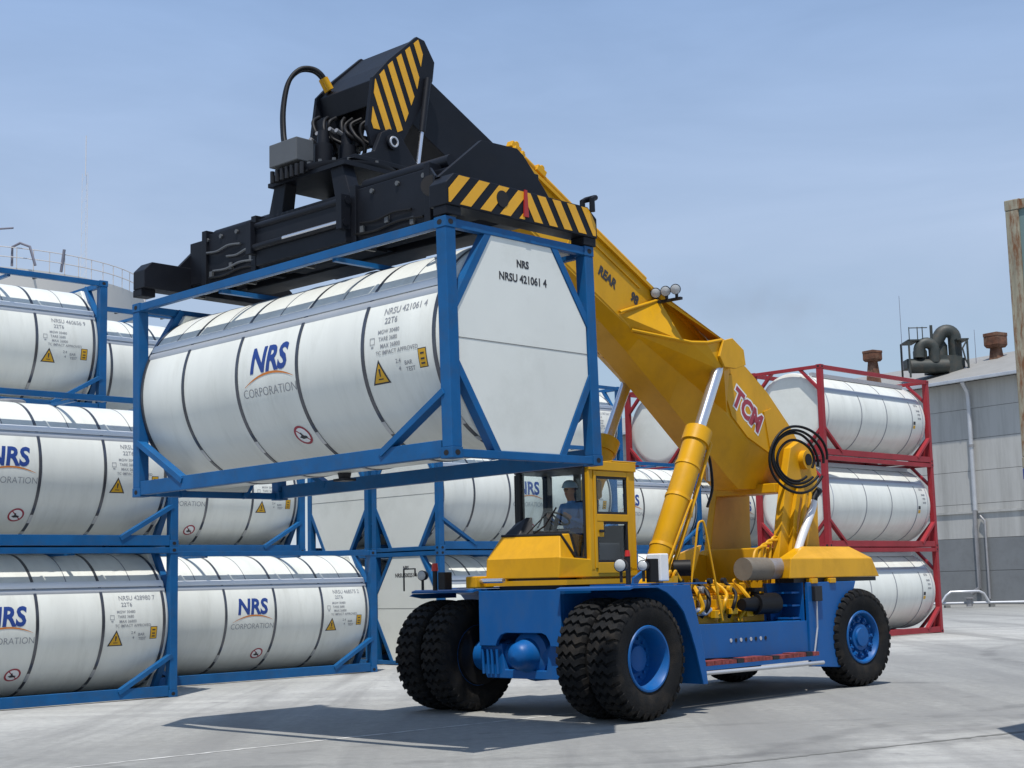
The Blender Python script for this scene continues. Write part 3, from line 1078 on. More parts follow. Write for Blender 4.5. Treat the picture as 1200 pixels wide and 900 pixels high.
# --- axles
m = MB()
m.cyl((0, -1.75, TR), (0, 1.75, TR), 0.19, None, 20)
m.cyl((0, -1.0, TR), (0, -0.45, TR), 0.22, 0.22, 20)
m.cyl((0, 1.0, TR), (0, 0.45, TR), 0.22, 0.22, 20)
m.build("front_axle", BL, truck, smooth=40)
m = MB()
m.lathe([(-0.30, 0.36), (0.05, 0.36), (0.16, 0.33), (0.20, 0.24), (0.34, 0.20), (0.42, 0.175), (0.48, 0.11), (0.50, 0.0)], 'x', 28, (0.0, 0.06, TR + 0.02))
m.build("differential", BL, truck, smooth=40)
m = MB()
m.front([(-0.72, 0.50), (0.72, 0.50), (0.78, 0.62), (0.78, 0.98), (0.50, 0.98), (0.42, 0.62), (-0.36, 0.62), (-0.42, 0.98), (-0.78, 0.98), (-0.78, 0.62)], 0.02, 0.22)
m.build("axle_cradle", BL, truck, bevel=0.01)
for yy in (-0.70, -0.52):
    m = MB()
    for dy in (-0.05, 0.05):
        m.tube([(0.25, yy + dy, 0.56), (0.27, yy + dy, 0.90)], 0.022, 8)
    m.build("brake_pipe", BL, truck, smooth=40)
m = MB()
m.cyl((-6.5, -1.0, TR), (-6.5, 1.0, TR), 0.15, None, 16)
m.box(-6.7, -6.3, -0.75, 0.75, 0.60, 1.0)
m.build("rear_axle", BL, truck, smooth=40)

# --- chassis
m = MB()
arch = [(-0.78, 1.72), (-0.78, 0.95), (-0.46, 0.95), (-0.43, 1.02), (-0.36, 1.10), (-0.26, 1.13), (0.42, 1.13), (0.50, 1.10), (0.56, 1.02), (0.58, 0.95), (0.78, 0.95), (0.78, 1.72)]
m.front(arch, 0.24, 0.30)
m.build("front_plate", BL, truck, bevel=0.008)
for sgn in (-1, 1):
    m = MB()
    m.side([(0.24, 1.72), (0.24, 0.95), (-0.9, 0.80), (-5.0, 0.62), (-7.1, 0.95), (-7.1, 1.72), (-5.0, 1.25), (-1.6, 1.25), (-1.2, 1.72)], sgn * 0.62, sgn * 0.78)
    m.build("main_beam", BL, truck, bevel=0.006)
m = MB()
m.box(-1.5, 0.235, -0.615, 0.615, 1.62, 1.715)
m.box(-5.0, -1.5, -0.615, 0.615, 1.0, 1.12)
m.build("deck_plate", BL, truck)
m = MB()
m.box(-4.6, -1.2, -0.55, 0.55, 0.55, 0.95)
m.cyl((-2.0, 0, 0.72), (-0.3, 0, 0.80), 0.09, None, 12)
m.build("gearbox", "dark_trim", truck)

# --- front fenders
for sgn in (1, -1):
    y0, y1 = sgn * 0.80, sgn * 2.08
    m = MB()
    th = 0.03
    outer = [(0.40, 1.700), (0.32, 1.72), (-0.30, 1.72), (-0.62, 1.66), (-0.84, 1.46), (-1.00, 1.05), (-1.16, 0.40)]
    inner = [(-1.19, 0.41), (-1.04, 1.06), (-0.885, 1.49), (-0.66, 1.69), (-0.31, 1.75), (0.32, 1.75), (0.40, 1.73)]
    for i in range(len(outer) - 1):
        j = len(inner) - 1 - i
        m.side([outer[i], outer[i + 1], inner[j - 1], inner[j]], y0, y1)
    f_ = m.build("fender", BL, truck)
    if sgn > 0:
        m = MB()
        m.side([(-0.10, 1.745), (-0.38, 1.65), (-0.58, 1.53), (-0.74, 1.38), (-0.88, 1.10), (-0.98, 0.86), (-1.12, 0.40), (-1.22, 0.40), (-1.17, 0.78), (-1.08, 1.16), (-0.90, 1.745)], y1 - 0.03, y1 + 0.002)
        m.build("fender_skirt", BL, truck, bevel=0.006)
    else:
        m = MB()
        m.side([(0.45, 1.66), (0.38, 1.695), (-0.5, 1.695), (-0.5, 1.62), (0.2, 1.62)], y1, y1 - 0.03 * sgn)
        m.build("fender_skirt", BL, truck)
    # deck behind the cab over the fender
    MB().box(-1.30 if sgn > 0 else -2.0, -0.32, sgn * 0.785, sgn * 2.07, 1.752, 1.772).build("fender_deck", BL, truck)

# --- left side: low side rail with tread and kick tube, rear corner panel
m = MB()
m.side([(-0.95, 1.18), (-0.95, 0.70), (-5.0, 0.60), (-5.0, 1.12)], 1.54 - 0.30, 1.30)
m.box(-4.9, -1.0, 0.78, 1.238, 1.10, 1.13)
m.build("side_rail", BL, truck, bevel=0.006)
for k in range(8):
    m = MB()
    m.cyl((-2.9 - k * 0.13, 1.295, 0.90), (-2.9 - k * 0.13, 1.306, 0.90), 0.030, None, 12)
    m.build("rail_hole", "hole_shade" if k % 2 else "galv", truck)
m = MB()
m.box(-5.0, -1.30, 1.305, 1.52, 0.52, 0.58)
st = m.build("side_step", BL, truck)
for k in range(18):
    x = -1.62 - k * 0.187
    MB().box(x - 0.165, x, 1.31, 1.515, 0.582, 0.64 + random.uniform(-0.006, 0.012)).build(
        "step_tread", "step_red" if k % 5 != 1 else "dark_trim", st)
m = MB()
m.tube([(-1.40, 1.56, 0.49), (-5.0, 1.56, 0.47)], 0.03, 10)
m.build("kick_tube", "galv", truck, smooth=40)
# rear corner panel ahead of the steer wheel
m = MB()
m.side([(-5.02, 1.72), (-5.02, 0.40), (-5.92, 0.34), (-6.12, 1.05), (-6.50, 1.72)], 1.27, 1.33)
m.build("rear_panel", BL, truck, bevel=0.008)
m = MB()
m.side([(-4.55, 1.72), (-4.72, 0.72), (-5.0, 0.70), (-5.0, 1.72)], 0.80, 0.86)
m.box(-5.0, -4.96, 0.86, 1.26, 0.66, 1.72)
m.build("ladder_recess", BL, truck)
for zz in (0.95, 1.15, 1.35, 1.55):
    MB().box(-4.95, -4.72, 0.87, 1.22, zz, zz + 0.03).build("ladder_tread", BL, truck)
MB().box(-5.34, -5.12, 1.335, 1.40, 1.42, 1.66).build("junction_box", "dark_trim", truck, bevel=0.01)
m = MB()
m.tube([(-5.2, 1.37, 1.42), (-5.2, 1.36, 1.0), (-5.1, 1.35, 0.62)], 0.014, 6)
m.build("cable", "galv", truck)
for xx in (-5.2, -5.75):
    MB().box(xx - 0.09, xx + 0.09, 1.20, 1.36, 1.70, 1.78).build("hood_hinge", YL, truck, bevel=0.01)
# right side and tail
m = MB()
m.side([(-1.80, 1.20), (-1.70, 0.66), (-5.0, 0.60), (-5.0, 1.12)], -1.26, -1.20)
m.side([(-5.02, 1.72), (-5.02, 0.40), (-5.92, 0.34), (-6.12, 1.05), (-6.50, 1.72)], -1.33, -1.27)
m.build("right_side_panel", BL, truck)
m = MB()
m.side([(-6.5, 1.70), (-7.05, 1.70), (-7.55, 1.72), (-7.55, 0.85), (-7.35, 0.78)], -0.62, 0.62)
m.build("counterweight", BL, truck, bevel=0.02)

# --- yellow engine hood over the steer axle
m = MB()
b0 = [(-4.52, 1.32), (-7.30, 1.32), (-7.45, 1.05), (-7.45, -1.05), (-7.30, -1.32), (-5.2, -1.32), (-5.2, -0.84), (-6.5, -0.84), (-6.5, 0.84), (-4.80, 0.90)]
b1 = [(-4.62, 1.30), (-7.12, 1.30), (-7.28, 1.04), (-7.28, -1.04), (-7.12, -1.30), (-5.25, -1.30), (-5.25, -0.84), (-6.5, -0.84), (-6.5, 0.84), (-4.85, 0.90)]
b2 = [(-5.40, 1.06), (-6.9, 1.00), (-7.02, 0.80), (-7.02, -0.80), (-6.9, -0.95), (-5.40, -0.98), (-5.40, -0.86), (-6.5, -0.84), (-6.5, 0.84), (-5.40, 0.90)]
vs = [(x, y, 1.79) for x, y in b0] + [(x, y, 2.10) for x, y in b1] + [(x, y, 2.30) for x, y in b2]
NB = len(b0)
fs = [tuple(range(NB - 1, -1, -1))]
for k in (0, NB):
    for i in range(NB):
        j = (i + 1) % NB
        fs.append((k + i, k + j, k + NB + j, k + NB + i))
fs.append(tuple(range(2 * NB, 3 * NB)))
m.add(vs, fs)
m.build("engine_hood", YL, truck, bevel=0.012)
m = MB()
m.box(-7.30, -4.75, 0.9, 1.25, 1.72, 1.788)
m.box(-7.30, -6.5, -1.25, 0.898, 1.72, 1.788)
m.build("hood_base", "dark_trim", truck)

# --- engine bay: yellow engine, air cleaner, muffler and stack
m = MB()
m.box(-4.5, -1.9, -0.55, 0.84, 1.13, 1.56)
m.box(-4.3, -2.1, -0.45, 0.66, 1.561, 1.74)
m.build("engine_block", YL, truck, bevel=0.02)
for k in range(5):
    x = -2.10 - k * 0.36
    m = MB()
    m.box(x - 0.11, x + 0.11, 0.842, 0.93, 1.36, 1.50)
    m.cyl((x, 0.66, 1.65), (x, 0.90, 1.65), 0.055, None, 12)
    m.build("injector_housing", YL if k != 2 else "steel_grey", truck, bevel=0.008)
    MB().cyl((x + 0.1, 0.8, 1.78), (x + 0.1, 0.86, 1.78), 0.045, None, 12).build("filler_cap", "dark_trim", truck, smooth=40)
m = MB()
m.hose([(-2.3, 0.86, 1.22), (-2.7, 0.9, 1.32), (-3.3, 0.88, 1.36), (-3.8, 0.86, 1.30)], 0.03, 8)
m.build("coolant_pipe", YL, truck, smooth=40)
m = MB()
m.hose([(-2.35, 0.9, 1.28), (-2.55, 0.98, 1.36), (-2.7, 0.97, 1.30), (-2.9, 0.95, 1.36)], 0.035, 8)
m.build("fuel_filter_pipe", "galv", truck, smooth=40)
m = MB()
m.cyl((-3.95, 1.02, 1.41), (-4.52, 1.02, 1.41), 0.165, None, 22)
m.cyl((-3.62, 1.02, 1.41), (-3.95, 1.02, 1.41), 0.09, 0.12, 18)
m.cyl((-4.05, 0.98, 1.60), (-4.05, 0.98, 1.66), 0.14, None, 18)
m.cyl((-4.05, 0.98, 1.52), (-4.05, 0.98, 1.60), 0.07, None, 14)
m.build("air_cleaner", "hose_black", truck, smooth=40)
m = MB()
m.cyl((-3.95, 0.95, 1.95), (-5.35, 0.95, 1.95), 0.165, None, 24)
m.build("muffler", "muffler", truck, smooth=40)
m = MB()
m.cyl((-3.80, 0.95, 1.95), (-4.42, 0.95, 1.95), 0.178, None, 24)
m.build("heat_shield", "shield_brown", truck, smooth=40)
m = MB()
m.hose([(-5.20, 0.95, 1.98), (-5.32, 0.95, 2.14), (-5.52, 0.95, 2.45), (-5.86, 0.95, 2.90), (-5.93, 0.95, 3.06)], 0.068, 14)
m.build("exhaust_stack", "exhaust_white", truck, smooth=40)
m = MB()
m.tube([(-5.93, 0.95, 3.06), (-5.97, 0.95, 3.14), (-6.12, 0.95, 3.24)], 0.062, 14)
m.build("stack_elbow", "hose_black", truck, smooth=40)

rb_ = random.Random(11)
for k in range(9):
    x = -2.0 - 0.24 * k
    m = MB()
    z0_ = rb_.uniform(1.16, 1.3)
    m.hose([(x, 0.90, z0_), (x - 0.05 + rb_.uniform(-.1, .1), 1.02, 1.42 + rb_.uniform(-.1, .1)), (x - 0.12, 0.95, 1.60), (x - 0.2 + rb_.uniform(-.1, .1), 0.70, 1.78)], rb_.choice((0.02, 0.028, 0.035)), 7)
    m.build("engine_pipe", YL if k % 3 else "hose_black", truck, smooth=50)
for k in range(5):
    x, z = -2.2 - 0.42 * k, 1.22 + 0.05 * (k % 2)
    MB().box(x - 0.09, x + 0.09, 0.90, 1.0, z, z + rb_.uniform(0.08, 0.16)).build("engine_bracket", YL if k != 1 else "panel_grey", truck, bevel=0.01)
for k in range(4):
    m = MB()
    x = -4.35 - 0.16 * k
    m.hose([(x, 0.60, 1.75), (x - 0.1, 0.68, 2.0), (x - 0.25, 0.66, 2.25 + 0.06 * k), (x - 0.5, 0.70, 2.32 + 0.05 * k)], 0.024, 7)
    m.build("valve_pipe", YL, truck, smooth=50)
# --- mast that carries the boom pivot
for sgn in (1, -1):
    m = MB()
    m.side([(-4.95, 1.20), (-5.10, 2.10), (-5.25, 2.75), (-5.45, 3.45), (-5.62, 3.95), (-5.95, 4.10), (-6.30, 3.95), (-6.40, 3.55), (-6.35, 2.6), (-6.4, 1.7), (-6.3, 1.2)],
           sgn * 0.62, sgn * 0.76)
    pl = m.build("mast_plate", YL, truck, bevel=0.012)
    MB().cyl((-5.98, sgn * 0.60, 3.76), (-5.98, sgn * 0.86, 3.76), 0.16, None, 24).build("pivot_pin", YL, pl, smooth=40)
    MB().lathe([(0.0, 0.10), (0.012, 0.10), (0.012, 0.0)], 'y', 20, (-5.98, sgn * 0.861 - (0.012 if sgn < 0 else 0), 3.76)).build("grease_cap", "hose_black", pl, smooth=40)
    m = MB()
    m.side([(-5.35, 2.05), (-5.5, 2.8), (-5.68, 3.3), (-5.78, 3.3), (-5.6, 2.8), (-5.5, 2.05)], sgn * 0.762, sgn * 0.83)
    m.build("mast_rib", YL, pl)
m = MB()
m.box(-5.6, -4.98, -0.615, 0.615, 1.15, 2.30)
m.build("mast_cross_member", YL, truck, bevel=0.02)
m = MB()
m.box(-5.75, -5.30, -0.615, 0.615, 3.20, 3.36)
m.build("mast_upper_beam", YL, truck, bevel=0.015)
m = MB()
m.side([(-2.3, 1.13), (-5.0, 1.13), (-5.0, 2.20), (-4.6, 2.25), (-3.6, 2.0), (-2.4, 1.95)], -0.62, -0.60)
m.build("far_bulkhead", YL, truck)
m = MB()
m.side([(-2.62, 1.95), (-3.35, 1.95), (-3.55, 2.34), (-2.95, 2.20)], 0.30, 0.36)
m.build("bracket_plate", YL, truck)
for k in range(3):
    y = 0.80 + 0.06 * k
    m = MB()
    m.tube([(-5.35 - 0.1 * k, y + 0.02, 1.75), (-5.5 - 0.1 * k, y, 2.5), (-5.75 - 0.08 * k, y, 3.2)], 0.03, 8)
    m.build("hydraulic_pipe", YL, truck, smooth=40)

# --- hose loops at the pivot
rl = random.Random(3)
for k in range(4):
    r0 = (0.34, 0.42, 0.47, 0.55)[k]
    c = V(-5.42 + rl.uniform(-.03, .03), 0.96 + 0.02 * k, 3.72 + rl.uniform(-.03, .03))
    ph = rl.uniform(0, 6)
    pts = []
    for i in range(31):
        a = radians(-128 - 7 * k + 330 * i / 30)
        h_ = -cos(a) * r0 * (1.0 + 0.07 * sin(2 * a + ph))
        pts.append(c + V(-1.10 * h_, 0.28 * h_, -sin(a) * -r0 * (1.0 + 0.05 * sin(a + ph))))
    m = MB()
    m.hose(pts, 0.023, 8, 2)
    m.build("hydraulic_hose", "hose_black", truck, smooth=60)

# --- boom: outer section lofted from stations (x, top z, crease z, keel z)
ST = [(0.62, 7.76, 6.86, 6.80), (-1.1, 6.90, 5.92, 5.86), (-2.0, 6.44, 5.47, 5.27), (-3.0, 5.95, 5.02, 4.56), (-4.0, 5.48, 4.57, 3.83), (-4.5, 5.40, 4.20, 3.46),
      (-4.8, 5.26, 4.02, 3.27), (-5.4, 4.88, 3.82, 3.28), (-6.0, 4.38, 3.70, 3.38), (-6.32, 4.05, 3.72, 3.50)]
m = MB()
vs, fs = [], []
for x, zt, zc, zk in ST:
    for y, z in ((0.50, zt), (0.50, zc), (0.24, zk), (-0.24, zk), (-0.50, zc), (-0.50, zt)):
        vs.append((x, y, z))
for k in range(len(ST) - 1):
    for j in range(6):
        j2 = (j + 1) % 6
        fs.append((6 * k + j, 6 * k + j2, 6 * k + 6 + j2, 6 * k + 6 + j))
fs.append((5, 4, 3, 2, 1, 0)); e = 6 * (len(ST) - 1)
fs.append(tuple(e + j for j in range(6)))
m.add(vs, fs)
boom = m.build("boom", YL, truck, smooth=9)
SL = 0.5065                      # boom slope dz/dx
BA = math.atan(SL)
bd = V(cos(BA), 0, sin(BA)); bu = V(-sin(BA), 0, cos(BA))


def btop(x, y=0.0, off=0.0):
    z = 7.76 - SL * (0.62 - x)
    return V(x, y, z) + bu * off


# top flange strips along the boom, front collar, roller brackets
for sgn in (1, -1):
    m = MB()
    m.beam(btop(0.60, sgn * 0.53, -0.02), btop(-4.0, sgn * 0.53, -0.02), 0.055, 0.05, up=bu)
    m.build("boom_flange", YL, boom)
    m = MB()
    m.beam(btop(0.60, sgn * 0.512, -0.155), btop(-2.1, sgn * 0.512, -0.155), 0.02, 0.035, up=bu)
    m.build("boom_stiffener", YL, boom)
m = MB()
for a, b, c, d in ((-0.56, 0.56, 0.0, 0.10), (-0.56, 0.56, -0.98, -0.88)):
    p = btop(0.66, 0, (c + d) / 2)
    m.beam(p + V(0, a, 0), p + V(0, b, 0), 0.22, d - c, up=bu)
for sgn in (1, -1):
    m.beam(btop(0.66, sgn * 0.535, -0.93), btop(0.66, sgn * 0.535, 0.05) , 0.05, 0.21, up=(0, 1, 0))
m.build("boom_collar", YL, boom, bevel=0.01)
for x, y in ((0.70, 0.44), (0.70, 0.18), (0.52, -0.1), (0.66, -0.40), (0.20, 0.46)):
    p = btop(x, y, 0.13)
    m = MB()
    m.beam(p - bd * 0.10, p + bd * 0.10, 0.12, 0.10, up=bu)
    m.cyl(p + bu * 0.05 - V(0, 0.05, 0), p + bu * 0.05 + V(0, 0.05, 0), 0.05, None, 10)
    m.build("wear_pad_bracket", YL, boom, bevel=0.01)
# weld beads and a lapped doubler on the box sides
for sgn in (1, -1):
    for x in (-0.62,):
        a_, b_ = btop(x, sgn * 0.503, -0.19), btop(x, sgn * 0.503, -0.83)
        MB().beam(a_, b_, 0.012, 0.02, up=bd).build("weld_bead", YL, boom)
    MB().beam(V(0.5, sgn * 0.502, 6.86), V(-1.75, sgn * 0.502, 5.62), 0.012, 0.025, up=bu).build("weld_bead", YL, boom)
# hose guide running above the boom
m = MB()
m.tube([btop(0.5, 0.44, 0.12), btop(-0.6, 0.44, 0.10), btop(-2.2, 0.44, 0.09)], 0.045, 10)
m.build("hose_guide", YL, boom, smooth=40)

# wings that carry the lift cylinder pins
for sgn in (1, -1):
    def P(x, y, z): return (x, sgn * y, z)
    # sloping lower wing plate below an open pocket
    m = MB()
    m.add([V(*p) for p in (P(-1.82, 0.49, 5.53), P(-2.75, 0.90, 5.41), P(-3.02, 1.00, 5.42), P(-3.40, 1.00, 5.50), P(-3.45, 1.00, 5.02), P(-4.20, 0.49, 4.46), P(-4.35, 0.49, 5.20),
                           P(-3.95, 1.00, 5.28))],
          [(0, 1, 2, 4), (0, 4, 5), (2, 3, 7, 4), (4, 7, 6, 5), (3, 6, 7)])
    w_ = m.build("cylinder_wing", YL, boom)
    m = MB()
    m.tube([P(-1.78, 0.52, 5.56), P(-2.75, 0.91, 5.42), P(-3.02, 1.01, 5.43), P(-3.40, 1.01, 5.51)], 0.026, 8)
    m.build("wing_lip", YL, w_, smooth=40)
    m = MB()
    m.tube([P(-1.50, 0.53, 5.80), P(-1.75, 0.54, 5.88), P(-2.38, 0.57, 6.08)], 0.024, 8)
    m.build("wing_lip", YL, w_, smooth=40)
    # top plate that overhangs the pocket
    m = MB()
    a1_, a2_, b1_, b2_, b3_ = P(-2.15, 0.50, 6.34), P(-4.30, 0.50, 5.36), P(-2.40, 0.58, 6.12), P(-3.40, 1.00, 5.52), P(-3.95, 1.00, 5.38)
    for tri in ((a1_, b1_, b2_), (a1_, b2_, a2_), (a2_, b2_, b3_)):
        m.prism(tri, (0.015, 0, 0.035))
    m.build("wing_top", YL, w_)
    m = MB()
    m.prism([P(-1.52, 0.49, 5.78), P(-1.84, 0.49, 5.54), P(-2.62, 0.84, 5.44)], (-0.02, 0, 0.0))
    m.prism([P(-1.52, 0.49, 5.78), P(-2.62, 0.84, 5.44), P(-2.40, 0.57, 6.10)], (-0.02, 0, 0.0))
    m.build("wing_front", YL, w_)
    # lug and pin
    for yy in (0.78, 1.03):
        m = MB()
        m.side([(-3.28, 5.24), (-3.40, 5.50), (-3.64, 5.56), (-3.94, 5.40), (-3.98, 5.16), (-3.70, 5.08), (-3.40, 5.08)], sgn * (yy - 0.025), sgn * (yy + 0.025))
        m.build("cylinder_lug", YL, w_, bevel=0.008)
    m = MB()
    m.cyl(P(-3.50, 0.80, 5.22), P(-3.50, 1.03, 5.22), 0.085, None, 18)
    m.build("lug_pin", YL, w_, smooth=40)
    # lift cylinder
    lo, hi = V(-1.52, sgn * 0.91, 1.72), V(-3.50, sgn * 0.91, 5.22)
    d = (hi - lo).normalized()
    L_ = (hi - lo).length
    hd = lo + d * (L_ * 0.635)
    m = MB()
    m.tube([lo + d * 0.10, lo + d * 0.2, hd - d * 0.05], [0.12, 0.185, 0.185], 24)
    m.cyl(lo - V(0, 0.13, 0), lo + V(0, 0.13, 0), 0.13, None, 18)
    cyl_ = m.build("lift_cylinder", YL, truck, smooth=40)
    MB().cyl(hd - d * 0.10, hd + d * 0.14, 0.215, None, 24).build("cylinder_gland", YL, cyl_, smooth=40)
    MB().cyl(hd + d * 0.10, hi, 0.092, None, 20).build("cylinder_rod", "rod_chrome", cyl_, smooth=40)
    for tt in (0.25, 0.58, 0.80):
        q = lo.lerp(hd, tt)
        MB().cyl(q - d * 0.025, q + d * 0.025, 0.198, None, 24).build("pipe_clamp", YL, cyl_, smooth=40)
    off = V(0.0, sgn * 0.10, 0) + d.cross(V(0, sgn, 0)) * 0.23
    if off.x > 0: off = V(-off.x, off.y, -off.z)
    m = MB()
    m.tube([lo + d * 0.3 + off, lo.lerp(hd, 0.5) + off * 1.05, hd + d * 0.02 + off, hd + d * 0.08 + off * 0.7], 0.035, 8)
    m.build("cylinder_pipe", YL, cyl_, smooth=40)
    m = MB()
    a_ = lo + d * 0.35 + V(0.02, sgn * 0.20, 0)
    m.hose([a_, lo + d * 1.0 + V(-0.02, sgn * 0.215, 0), lo + d * 1.45 + V(-0.1, sgn * 0.2, 0), lo + d * 1.2 + V(-0.2, sgn * 0.17, 0)], 0.016, 6)
    m.build("cylinder_hose", YL, cyl_, smooth=40)
    m = MB()
    m.side([(-1.15, 1.25), (-1.30, 1.85), (-1.52, 1.95), (-1.75, 1.85), (-1.95, 1.25)], sgn * 0.74, sgn * 0.785)
    m.side([(-1.15, 1.30), (-1.30, 1.85), (-1.52, 1.95), (-1.75, 1.85), (-1.95, 1.30)], sgn * 1.08, sgn * 1.125)
    m.build("cylinder_bracket", BL, truck)
# valve clutter at the head of the near cylinder
m = MB()
m.box(-2.98, -2.82, 0.86, 1.0, 3.72, 3.86)
m.tube([(-2.9, 0.93, 3.72), (-3.05, 0.9, 3.5), (-3.08, 0.88, 3.3)], 0.03, 8)
m.build("lock_valve", "galv", truck)
m = MB()
m.hose([(-2.95, 0.95, 3.8), (-3.12, 0.9, 3.6), (-3.15, 0.9, 3.2), (-3.0, 0.9, 2.9)], 0.022, 8)
m.build("valve_hose", "hose_black", truck, smooth=40)

# work lamps in a row on the wing
for k in range(3):
    p = V(-2.36, 0.56 + 0.19 * k, 6.20)
    m = MB()
    m.lathe([(-0.07, 0.04), (-0.05, 0.07), (0.03, 0.082), (0.05, 0.08)], 'x', 18, (0, 0, 0))
    m.xform(Matrix.Translation(p) @ Matrix.Rotation(radians(32), 4, 'Z') @ Matrix.Rotation(radians(18), 4, 'Y'))
    m.beam(p - V(0.02, 0, 0.15), p - V(0.02, 0, 0.06), 0.03, 0.04)
    if k == 0: m.box(-2.42, -2.36, 0.48, 1.02, 6.03, 6.07)
    lam = m.build("work_lamp", "dark_trim", truck, smooth=40)
    m = MB()
    m.lathe([(0.047, 0.074), (0.058, 0.05), (0.062, 0.0)], 'x', 18, (0, 0, 0))
    m.xform(Matrix.Translation(p) @ Matrix.Rotation(radians(32), 4, 'Z') @ Matrix.Rotation(radians(18), 4, 'Y'))
    m.build("lamp_lens", "lamp_lens", lam, smooth=60)


def boom_text(s, size, x, dz, ang, bold, mm, nm, y=0.5035, sx=1.0, halo=None):
    """lettering on the left face of the boom, reading towards the rear"""
    vs, fs = text_flat(s, size, bold, 0, sx)
    c, sn = cos(ang), sin(ang)
    t = MB()
    t.add([(x - u * c - v * sn, y, dz - u * sn + v * c) for u, v in vs], fs)
    t.build(nm, mm, boom)


# on the left side the reader sees the rear to the right; baseline falls with the boom
boom_text("REAR", 0.20, -1.28, 6.30, BA, 0.010, "ink_black", "boom_lettering", 0.504, 0.9)
boom_text("98", 0.20, -1.90, 6.06, BA, 0.010, "ink_black", "boom_lettering", 0.504, 0.9)
m = MB()
pls = [(-4.05, 4.98), (-4.35, 5.12), (-5.42, 4.55), (-5.60, 3.98), (-5.30, 3.88), (-4.72, 4.10), (-4.30, 4.42)]
m.side(pls, 0.501, 0.525)
m.build("doubler_plate", YL, boom)
boom_text("TCM", 0.44, -4.74, 4.55, radians(33), 0.050, "white_paint", "maker_lettering", 0.5275, 0.95)
boom_text("TCM", 0.44, -4.74, 4.55, radians(33), 0.020, "sign_red", "maker_lettering", 0.5305, 0.95)
m = MB()
m.side([(-5.20, 4.55), (-5.42, 4.62), (-6.10, 4.12), (-6.34, 3.85), (-6.2, 3.5), (-5.75, 3.42), (-5.35, 3.86)], 0.5255, 0.545)
m.build("pivot_doubler", YL, boom)

# --- black telescopic section
m = MB()
for (a, b) in ((2.75, -0.5),):
    p, q = btop(a, 0, -0.03), btop(b, 0, -0.03)
    m.hexa([q + V(0, -0.40, 0) - bu * 0.80, q + V(0, 0.40, 0) - bu * 0.80, p + V(0, 0.40, 0) - bu * 0.74, p + V(0, -0.40, 0) - bu * 0.74,
            q + V(0, -0.40, 0), q + V(0, 0.40, 0), p + V(0, 0.40, 0), p + V(0, -0.40, 0)])
inner = m.build("telescopic_boom", BK, truck, bevel=0.01)
# boom head
prof = [(3.40, 8.26), (3.12, 8.56), (2.62, 9.00), (2.48, 8.98), (2.30, 8.72), (2.34, 8.45), (2.55, 8.05), (2.86, 7.55), (2.95, 7.30), (3.20, 7.22), (3.42, 7.35), (3.50, 7.60)]
for sgn in (1, -1):
    m = MB()
    m.side(prof, sgn * 0.53, sgn * 0.585)
    hp = m.build("head_plate", BK, truck, bevel=0.008)
    if sgn > 0:
        # hazard stripes, cut to the plate outline
        def inside(poly, x, z):
            c = False
            for i in range(len(poly)):
                (x1, z1), (x2, z2) = poly[i], poly[i - 1]
                if (z1 > z) != (z2 > z) and x < (x2 - x1) * (z - z1) / (z2 - z1) + x1:
                    c = not c
            return c
        region = [(3.36, 8.24), (3.10, 8.52), (2.60, 8.96), (2.50, 8.86), (2.62, 8.30), (2.90, 7.66), (3.02, 7.60), (3.44, 7.58)]

        def clip(poly, a, b, c):          # keep a*x+b*z<=c
            out = []
            for i in range(len(poly)):
                p, q = poly[i - 1], poly[i]
                dp, dq = a * p[0] + b * p[1] - c, a * q[0] + b * q[1] - c
                if dp <= 0: out.append(p)
                if dp * dq < 0:
                    t = dp / (dp - dq)
                    out.append((p[0] + (q[0] - p[0]) * t, p[1] + (q[1] - p[1]) * t))
            return out
        # stripes run down to the rear
        for k in range(-2, 6):
            c0 = 0.92 * 2.60 - 0.39 * 8.92 - 0.02 + (k + 1) * 0.195
            pp = clip(region, 0.92, -0.39, c0 + 0.105)
            pp = clip(pp, -0.92, 0.39, -c0) if len(pp) > 2 else pp
            if len(pp) > 2:
                m = MB()
                m.side(pp, 0.586, 0.590)
                m.build("hazard_stripe", "stripe_yellow", hp)
m = MB()
m.prism([(3.36, -0.529, 8.25), (3.10, -0.529, 8.53), (2.62, -0.529, 8.97), (2.48, -0.529, 8.95), (2.4, -0.529, 8.6), (3.30, -0.529, 7.95)], (0, 1.058, 0))
hb = m.build("head_box", BK, truck, bevel=0.01)
m = MB()
m.box(2.9, 3.42, -0.525, -0.30, 7.55, 7.95)
m.build("head_bracket", BK, truck)
for sgn in (1, -1):
    m = MB()
    m.cyl((3.17, sgn * 0.50, 7.42), (3.17, sgn * 0.72, 7.42), 0.10, None, 20)
    m.build("head_pin", BK, truck, smooth=40)
    m = MB()
    m.lathe([(0.0, 0.075), (0.012, 0.07), (0.012, 0.052), (0.0, 0.048)], 'y', 20, (3.17, sgn * 0.722, 7.42))
    m.build("pin_ring", "galv", truck, smooth=40)
    # tilt damper between boom head and yoke
    p, q = V(2.46, sgn * 0.62, 8.45), V(2.70, sgn * 0.66, 7.22)
    MB().cyl(p, p.lerp(q, 0.62), 0.045, None, 14).build("damper", BK, truck, smooth=40)
    MB().cyl(p.lerp(q, 0.60), q, 0.026, None, 12).build("damper_rod", "rod_chrome", truck, smooth=40)

# --- spreader
SX0, SX1 = 2.98, 4.05           # main box front and back
SY = 0.24                       # lateral centre
m = MB()
